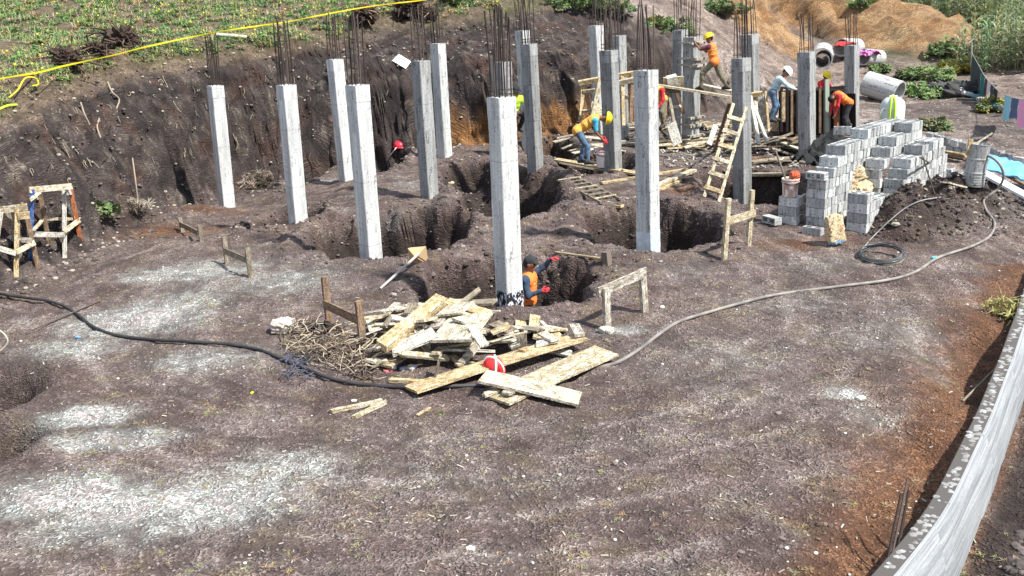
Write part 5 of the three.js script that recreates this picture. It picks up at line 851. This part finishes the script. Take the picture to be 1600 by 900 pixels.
{
  const g1 = [], w1 = [], f1 = [];
  for (let i = 0; i < 75000; i++) {
    const D = 17 + 45 * Math.pow(R(), 1.4), x = rr(-40, 4) * (D / 50) - 3, s = toeDist(x, D); if (s < 1.1) continue; const y = H(x, D); if (y < natural(x, D) - .25) continue;
    const bare = sst(-6.2, -4.2, x + .4 * N2(x, D)) * sst(5, 3, s - Math.max(0, -2 - x) * .2); if (bare > .4) continue;
    const k = fbm(x * .5, D * .5, 3) + .35 * fbm(x * 1.7, D * 1.7, 2) + .12; if (k < rr(-.25, .36)) continue;
    const dry = sst(.1, -.3, k) , c = R() < .28 + .4 * dry ? col(rr(.34, .56), rr(.3, .48), rr(.15, .28)) : R() < .3 ? col(rr(.22, .33), rr(.3, .42), rr(.08, .14)) : col(rr(.11, .19), rr(.21, .34), rr(.06, .11));
    const wd = R() < .45 && c.r < .24; (wd ? w1 : g1).push([V(x, y - .01, -D), rr(.6, 1.25) * (wd ? .62 : 1.1) * (1 + .02 * (D - 18)), rr(0, 6.3), c]);
    if (R() < .02) f1.push([V(x, y + .12, -D), 1, 0, col(.8, .62, .04)]);
  }
  for (let i = 0; i < 9000; i++) { const D = rr(16, 38), x = rr(-20, 2), s = toeDist(x, D); if (s < .8 || s > 3.4) continue; const y = H(x, D), T = natural(x, D); if (y < T - .5 || y > T + .1 || N2(x * .7, D * .7) < rr(-.6, .5)) continue; const t = rr(.6, 1.1); g1.push([V(x, y - .01, -D), rr(.5, 1), rr(0, 6.3), R() < .75 ? col(.5 * t, .42 * t, .27 * t) : col(.12, .22, .06)]); }
  scatter('grass', 'tufts of green and dry grass on the slope above the dug bank', tuft, leafMat(), g1); scatter('weeds', 'broad leaved weeds growing among the grass on the slope', weed, leafMat(), w1);
  scatter('wild_flowers', 'small yellow wild flowers scattered in the grass', new THREE.IcosahedronGeometry(.035, 0), mat(1, 1, 1), f1);
}
{ // maize field
  const P = []; for (let i = 0; i < 16; i++) P.push([rr(.45, .8), rr(.024, .04), rr(.7, 1.3), i * 2.5 + rr(-.4, .4), rr(.15, .5), 0, .25 + i * .105, 0]); for (let i = 0; i < 6; i++) P.push([.28, .012, .4, i, .25, 0, 2.05, 0]); P.push([2.1, .02, .02, 0, 0, 0, 0, 0], [2.1, .02, .02, 1.6, 0, 0, 0, 0]);
  const g = leafGeo(P), it = [];
  for (let D = 41; D < 105; D += .5 + (D - 41) * .008) for (let x = 11; x < 66; x += .36 + (D - 41) * .004) {
    const X = x + rr(-.15, .15), d = D + rr(-.2, .2); if (X / d > .66) continue; let cl = 0; for (const m of MOUNDS) cl = Math.max(cl, m.f(X, d)); if (cl > .05) continue;
    const edge = X - (d < 50 ? mix(20.4, 23.4, sst(43, 50, d)) : mix(23.4, 16.5, sst(51, 66, d))) - .6 * N2(d * .3, 1); if (edge < 0) continue; if (d < 43.2 + .8 * N2(X * .4, 3) - (X - 22) * .25) continue;
    const k = rr(0, 1), c = R() < .35 ? col(rr(.34, .48), rr(.37, .48), rr(.2, .28)) : col(rr(.15, .25), rr(.22, .32), rr(.1, .15)); it.push([V(X, H(X, d) - .02, -d), rr(.85, 1.15), rr(0, 6.3), c, [rr(-.08, .08), rr(-.08, .08)]]);
  }
  scatter('maize_field', 'dense pale green maize standing on the far right hillside', g, leafMat(), it);
}
function bush(name, label, p, rx, ry, rz, n, cols, cat = 'bush', leaf = weed) {
  const t = thing(name, label, cat, p), pos = [], nor = [], clr = []; const q = new THREE.Quaternion(), e = new THREE.Euler(), src = leaf.attributes.position, sn = leaf.attributes.normal;
  for (let i = 0; i < n; i++) {
    const th = rr(0, 6.283), ph = Math.acos(rr(-.1, 1)), r = Math.pow(R(), .4) * (1 + .25 * N2(th * 1.5, ph * 2)), c = V(Math.sin(ph) * Math.cos(th) * rx, Math.cos(ph) * ry, Math.sin(ph) * Math.sin(th) * rz).multiplyScalar(r); e.set(rr(-.8, .8), rr(0, 6.3), rr(-.8, .8)); q.setFromEuler(e);
    const s = rr(.8, 1.5) * (p.z < -40 ? 1.15 : 1), k = cols[Math.floor(R() * cols.length)];
    for (let j = 0; j < src.count; j++) { const v = V(src.getX(j), src.getY(j), src.getZ(j)).multiplyScalar(s).applyQuaternion(q).add(c), m = V(sn.getX(j), sn.getY(j), sn.getZ(j)).applyQuaternion(q); pos.push(v.x, Math.max(-.02, v.y), v.z); nor.push(m.x, m.y, m.z); clr.push(...k); }
  }
  const g = new THREE.BufferGeometry(); g.setAttribute('position', new THREE.Float32BufferAttribute(pos, 3)); g.setAttribute('normal', new THREE.Float32BufferAttribute(nor, 3)); g.setAttribute('color', new THREE.Float32BufferAttribute(clr, 3));
  mesh('foliage', g, new THREE.MeshPhysicalMaterial({ vertexColors: true, roughness: .85, side: THREE.DoubleSide, transmission: .25, thickness: 0 }), t); const st = []; for (let i = 0; i < 7; i++) { const a = rr(0, 6.3); st.push(cyl(V(0, -.1, 0), V(Math.cos(a) * rx * .6, ry * .6, Math.sin(a) * rz * .6), .02, .008, 5)); } mesh('stems', merge(st), W.brown, t); return t;
}
const green = [[.1, .17, .05], [.14, .22, .07], [.07, .12, .04], [.2, .2, .1]], yel = [[.3, .27, .04], [.16, .22, .04], [.4, .33, .03]], lush = [[.15, .26, .07], [.2, .3, .09], [.1, .18, .06], [.24, .26, .12]];
bush('bush', 'green and yellow bush hanging over the dark cut behind the scaffold', at(1040, 62, 39.5), 1.3, .75, .8, 190, [...green, ...lush]); bush('flowering_bush', 'yellow flowering clump right on the edge of the dark cut', at(1020, 48, 40), .8, .5, .6, 80, [...yel, ...lush]);
bush('bush', 'dark green bush at the top edge behind the pale slender column', on(905, 14), 1.7, .8, .8, 150, lush); bush('bush', 'green bush beside the rebar of the pale slender column', on(955, 20), 1.1, .9, .8, 130, green); bush('bush', 'dark shrub behind the second column rebar near the top edge', on(700, 12), .5, .9, .5, 60, green);
[[1445, 122, .7, .35, lush, 'low weeds at the right tip of the clay heap'], [1422, 120, .6, .25, green, 'dark weeds below the clay heap tip'], [1480, 88, 1.1, .7, lush, 'bright green weeds at the edge of the maize'], [1497, 112, 1.0, .5, yel, 'yellow flowering weeds left of the washing line pole'], [1465, 125, .7, .35, lush, 'weeds left of the refuse heap'], [1435, 145, .9, .3, lush, 'long grassy clump on the bare hillside'], [1455, 152, .8, .28, lush, 'second grassy clump on the bare hillside'], [1375, 112, .5, .22, green, 'weeds by the mouth of the cloth covered pipe'], [1549, 174, .5, .4, [...lush, ...yel], 'yellowish green fern patch under the washing line'], [1458, 203, .5, .25, green, 'small tuft above the low block wall'], [1350, 12, .8, .5, lush, 'green shrub at the upper end of the clay ridge'], [1130, 20, 1.4, .5, green, 'dark brush on the bare slope above the scaffold']].forEach(([x, y, r, h, c, l]) => bush('weed_clump', l, on(x, y), r, h, r * .7, 120, c, 'weeds'));
bush('weed_clump', 'small green weed at the foot of the dark bank on the left', on(157, 336), .35, .25, .3, 26, green, 'weeds'); bush('weed_clump', 'dry straw clump at the foot of the bank behind the earth hump', on(205, 330), .5, .3, .3, 30, [[.34, .3, .24], [.25, .22, .17]], 'weeds', tuft); bush('weed_clump', 'dry pale brush right of the leftmost column', on(395, 290), .7, .35, .4, 60, [[.36, .28, .22], [.28, .22, .18], [.14, .12, .08]], 'weeds', tuft); bush('weed_clump', 'small straw tuft beside the low wall on the right', on(1570, 495), .3, .25, .25, 16, [[.35, .33, .12]], 'weeds', tuft);

// uprooted stumps on the grass
function stump(label, p, r, pale) {
  const o = thing('tree_stump', label, 'tree stump', p), m = mat(.055, .036, .028), m2 = pale ? mat(.3, .2, .14) : mat(.13, .085, .06); mesh('root_ball', lump(r * .75, r * .6, r * .65, .6, Math.round(r * 100 + p.x * 10), 3.2), m, o).position.y = r * .45;
  for (let i = 0; i < 34; i++) { const a = rr(0, 6.3), e = rr(-.2, 1.2), d = V(Math.cos(a) * Math.cos(e), Math.sin(e), Math.sin(a) * Math.cos(e)), L = r * rr(.9, 1.9); mesh('root', tube([d.clone().multiplyScalar(r * .4).add(V(0, r * .4, 0)), d.clone().multiplyScalar(L * .6).add(V(rr(-.1, .1), r * .4 + rr(-.1, .1), rr(-.1, .1))), d.clone().multiplyScalar(L).add(V(rr(-.2, .2), r * .3 + rr(-.25, .1), rr(-.2, .2)))], rr(.01, .028), 8, 5), i % 3 ? m : m2, o); }
}
stump('uprooted dark stump on the grass left of the tape dip', on(105, 106), .42); stump('low uprooted stump between the two dark ones', on(150, 86), .3); stump('largest uprooted stump with roots in the air behind the tape', on(192, 76), .55); stump('pale rooted stump at the bank edge behind the paired columns', on(570, 34), .5, true); stump('dark uprooted stump beside the bank top rebar', on(640, 26), .65, true); stump('small pale stump right of the dark one at the top edge', on(672, 30), .35, true);

{ // roots hanging from the bank, one object
  const g = []; for (let i = 0; i < 120; i++) { const px = i < 80 ? rr(0, 420) : rr(420, 960), top = i < 80 ? 165 - px * .22 : mix(85, 40, (px - 420) / 540), py = rr(top + 5, top + (i < 80 ? 150 : 90)), p = on(px, py, .02), L = rr(.15, .7), pts = [p.clone()]; let q = p.clone(); for (let k = 0; k < 4; k++) { q = q.clone().add(V(rr(-.12, .12) * L, -L / 4, rr(-.02, .1) * L)); const gy = H(q.x, -q.z); if (q.y < gy + .02) q.y = gy + .03; pts.push(q); } g.push(tube(pts, rr(.004, .013), 10, 4)); }
  tag(mesh('hanging_roots', merge(g), mat(.3, .25, .19)), 'thin pale roots hanging out of the dark bank', null, null, 'stuff');
  const h = (l, pts, r) => tag(mesh('root', tube(pts, r, 24, 5), mat(.33, .27, .21)), l, 'root'); h('long curved root at the grass edge of the bank', [on(168, 128, .08), on(176, 145, .1), on(186, 155, .12), on(182, 170, .08)], .022); h('long root hanging in the middle of the left bank', [on(126, 160, .06), on(132, 178, .1), on(140, 195, .07)], .02); h('upright thin rod in the bank behind the earth hump', [on(216, 318, .02), at(212, 285, gD(216, 318)), at(207, 247, gD(216, 318) + .3)], .02); h('second root below the long curved one', [on(155, 185, .06), on(152, 200, .09), on(160, 222, .06)], .02);
}
{ // brushwood tangle
  const c = on(505, 560), o = thing('brushwood_tangle', 'tangle of dry brushwood and tie wire by the left of the board heap', 'brushwood', c), g = [[], [], []];
  for (let i = 0; i < 330; i++) { const u = rr(-1, 1), p = on(505 + u * 72, 553 + u * 22 + rr(-22, 26)).sub(c), hgt = .3 * Math.exp(-u * u * 1.2); let q = p.clone().add(V(0, rr(0, hgt), 0)); const a = rr(-.9, .7) + (R() < .25 ? 1.5 : 0), L = rr(.15, .5), pts = [q]; for (let k = 0; k < 3; k++) { q = q.clone().add(V(Math.cos(a + rr(-.6, .6)) * L / 3, rr(-.06, .08), -Math.sin(a + rr(-.6, .6)) * L / 3)); q.y = Math.max(q.y, p.y + .01); pts.push(q); } g[i % 3].push(tube(pts, rr(.004, .01), 9, 4)); }
  g.forEach((a, i) => { const m = mesh('twigs', merge(a), [mat(.2, .15, .11), mat(.42, .36, .27), mat(.1, .08, .065)][i], o); m.userData.kind = 'stuff'; });
  const c2 = on(462, 575), o2 = thing('wire_tangle', 'small bluish tangle of wire where the hose passes the brushwood', 'wire', c2), g2 = []; for (let i = 0; i < 60; i++) { let q = on(462 + rr(-22, 22), 572 + rr(-22, 22), rr(.01, .12)).sub(c2); const pts = [q]; for (let k = 0; k < 3; k++) { q = q.clone().add(V(rr(-.1, .1), rr(-.04, .05), rr(-.1, .1))); pts.push(q); } g2.push(tube(pts, .005, 8, 4)); } const m = mesh('strands', merge(g2), mat(.1, .11, .16, .6), o2); m.userData.kind = 'stuff';
  const wl = thing('bent_wire', 'bent pale wire at the left frame edge', 'wire', on(8, 560)); mesh('strand', tube([[-20, 510], [2, 518], [12, 532], [4, 546], [-8, 552], [10, 566], [15, 576], [8, 582], [-6, 576]].map(([x, y]) => at(x, y, -wl.position.z + .2).sub(wl.position)), .014, 50, 5), mat(.5, .46, .4), wl);
  tag(mesh('pale_pole', cyl(on(33, 523, .02), on(156, 470, .02), .012, .012, 6), steelPale), 'thin straight rod lying across the powder patch on the left', 'rod');
}
{ // clods, pebbles, chips
  const cg = new THREE.IcosahedronGeometry(1, 0), it = [], ch = [], pb = [];
  for (let i = 0; i < 24000; i++) {
    const D = 7 + 24 * Math.pow(R(), 1.7), x = rr(-.6, .6) * D; if (toeDist(x, D) > .3) continue; const k = fbm(x * .8, D * .8, 3); if (k < rr(-.5, .25)) continue;
    const y = H(x, D), c = soil(x, D, y, 0, -5), s = rr(.006, .017) * (R() < .04 ? 2.0 : 1), v = rr(.4, 1.1); it.push([V(x, y + s * .1, -D), V(s * rr(.8, 1.5), s * rr(.5, .8), s), rr(0, 6), col(clamp(c[0] * v), clamp(c[1] * v), clamp(c[2] * v))]);
  }
  for (let i = 0; i < 1700; i++) { const D = 7 + 16 * Math.pow(R(), 1.5), x = rr(-.55, .58) * D, cl = N2(x * .5 + 50, D * .5); if (toeDist(x, D) > 0 || cl < rr(-.6, .6)) continue; const y = H(x, D), t = rr(.25, .55); ch.push([V(x, y + .006, -D), V(rr(.02, .075), .006, rr(.006, .014)), rr(0, 6.3), col(t, t * rr(.86, .96), t * rr(.68, .9)), [rr(-.2, .2), rr(-.2, .2)]]); }
  for (let i = 0; i < 170; i++) { const D = 7 + 20 * Math.pow(R(), 1.5), x = rr(-.55, .58) * D; if (toeDist(x, D) > 0) continue; const s = rr(.008, .022), t = rr(.35, .7); pb.push([V(x, H(x, D) + s * .3, -D), V(s, s * .7, s * rr(.7, 1.2)), rr(0, 6), col(t, t, t * .97)]); }
  for (let i = 0; i < 900; i++) { const p = on(rr(990, 1260), rr(188, 262)), t = rr(.12, .6); ch.push([p.clone().add(V(0, .02, 0)), V(rr(.05, .22), .015, rr(.015, .05)), rr(0, 6.3), col(t, t * rr(.86, .96), t * rr(.7, .9)), [rr(-.4, .4), rr(-.4, .4)]]); }
  scatter('soil_clods', 'small crumbs and clods of earth lying all over the yard', cg, mat(1, 1, 1, .97), it); scatter('wood_chips', 'pale splinters and chips of wood trodden into the yard', new THREE.BoxGeometry(1, 1, 1), mat(1, 1, 1, .9), ch); scatter('pebbles', 'pale pebbles scattered over the yard', new THREE.IcosahedronGeometry(1, 1), mat(1, 1, 1, .9), pb);
  const straw = []; for (let i = 0; i < 2600; i++) { const D = 7 + 18 * Math.pow(R(), 1.4), x = rr(-.58, .6) * D; if (toeDist(x, D) > 0 || N2(x * .45 - 20, D * .45) < rr(-.1, .7)) continue; straw.push([V(x, H(x, D) - .01, -D), rr(.18, .42), rr(0, 6), col(rr(.28, .42), rr(.25, .38), rr(.12, .2))]); }
  scatter('dry_grass', 'thin dry grass pressed into the yard', tuft, leafMat(), straw);
  const cd = [], cs = []; for (let i = 0; i < 9000; i++) { const D = rr(15, 37), x = rr(-.62, .25) * D, s = toeDist(x, D); if (s < -.9 || s > 6) continue; const y = H(x, D), T = natural(x, D); if (y > T - .3) continue; const z = rr(.015, .06), v = rr(.035, .16); cd.push([V(x, y + .01, -D), V(z, z * .7, z), rr(0, 6), R() < .2 ? col(.34, .31, .26) : col(v, v * .82, v * .76)]); }
  for (const p of PITS) for (let i = 0; i < 420; i++) { const a = rr(0, 6.3), q = rr(.5, 1.5), x = p.x + Math.cos(a) * p.rx * q, D = p.D + Math.sin(a) * p.rD * q; if (toeDist(x, D) > 0) continue; const z = rr(.012, .05) * (R() < .06 ? 1.8 : 1), v = rr(.04, .13); cd.push([V(x, H(x, D) + .005, -D), V(z * rr(.8, 1.4), z * .7, z), rr(0, 6), R() < .1 ? col(.3, .27, .23) : col(v, v * .8, v * .74)]); }
  for (const h of HUMPS) if (h.h > .5) for (let i = 0; i < 650; i++) { const x = h.x + rr(-1.5, 1.5) * h.rx, D = h.D + rr(-1.5, 1.3) * h.rD, z = rr(.012, .045) * (R() < .08 ? 1.8 : 1), v = rr(.035, .12); cd.push([V(x, H(x, D) + .005, -D), V(z * rr(.8, 1.5), z * .75, z), rr(0, 6), R() < .12 ? col(.32, .29, .24) : col(v, v * .8, v * .74)]); }
  for (let i = 0; i < 500; i++) { const p = on(rr(1480, 1600), rr(640, 900)); if (wallSide(p.x, -p.z) < .5) continue; const z = rr(.015, .06), v = rr(.04, .14); cd.push([p.clone(), V(z * 1.3, z * .7, z), rr(0, 6), col(v, v * .84, v * .8)]); }
  scatter('bank_clods', 'clods of earth and pale crumbs on the dug bank', cg, mat(1, 1, 1, .97), cd);
  for (let i = 0; i < 1600; i++) { const D = rr(26, 48), x = rr(.2, .56) * D; let cl = 0; for (const m of MOUNDS) cl = Math.max(cl, m.f(x, D)); const z = rr(.015, .05), t = rr(.12, .36); cs.push([V(x, H(x, D), -D), V(z * 1.4, z * .6, z), rr(0, 6), cl > .1 ? col(t * 1.2, t * .85, t * .45) : col(t, t * .92, t * .86)]); }
  scatter('hillside_stones', 'stones and clods on the bare hillside', cg, mat(1, 1, 1, .97), cs);
}
{ // litter
  const L = (name, l, px, py, a, m, cat) => { const o = tag(mesh(name, lump(a, a * .4, a * .7, .25, Math.round(px)), m), l, cat); o.position.copy(on(px, py, a * .2)); o.rotation.y = px; return o; };
  L('litter', 'tiny yellow scrap on the bare ground left of the brushwood', 394, 614, .03, mat(.85, .7, .03), 'litter'); L('litter', 'small turquoise scrap below the earth mound', 1461, 403, .06, mat(.1, .6, .65), 'litter'); L('litter', 'blue scrap beside the hose on the left', 122, 527, .05, mat(.2, .35, .6), 'litter'); L('stone', 'white stone in the middle of the front ground', 735, 857, .045, mat(.8, .78, .72), 'stone'); L('stone', 'white stone right of the tall batter board at the powder patch', 1035, 480, .05, mat(.75, .7, .6), 'stone'); L('stone', 'white chip left of the loose sticks', 553, 626, .035, mat(.8, .78, .74), 'stone'); L('stone', 'pale stone lying on the yard near the right trench', 1345, 622, .06, mat(.7, .7, .68), 'stone'); L('stone', 'yellowish stone in the hollow right of the mottled column', 704, 286, .11, mat(.7, .62, .42), 'stone'); L('stone', 'pale cement lump at the foot of the right batter board', 948, 516, .12, mat(.6, .56, .5), 'stone');
  [['white crumpled wrapper under the front of the board heap', 612, 574, [.8, .78, .8]], ['blue wrapper under the front of the board heap', 604, 570, [.1, .3, .5]], ['red and white wrapper under the board heap', 607, 579, [.7, .25, .25]], ['dark blue bottle under the board heap', 622, 572, [.03, .04, .12]], ['grey wrapper right of the dark blue bottle', 632, 576, [.4, .4, .44]], ['pale wrapper nearest to the propped board end', 645, 574, [.65, .66, .68]]].forEach(([l, x, y, k]) => L('wrapper', l, x, y, .07, mat(...k, .5), 'litter'));
}
const renderer = new THREE.WebGLRenderer({ antialias: true });
renderer.setSize(1024, 576); renderer.toneMapping = THREE.LinearToneMapping; renderer.toneMappingExposure = EXPOSURE;
renderer.shadowMap.enabled = true; renderer.shadowMap.type = THREE.PCFSoftShadowMap;
renderer.render(scene, camera);
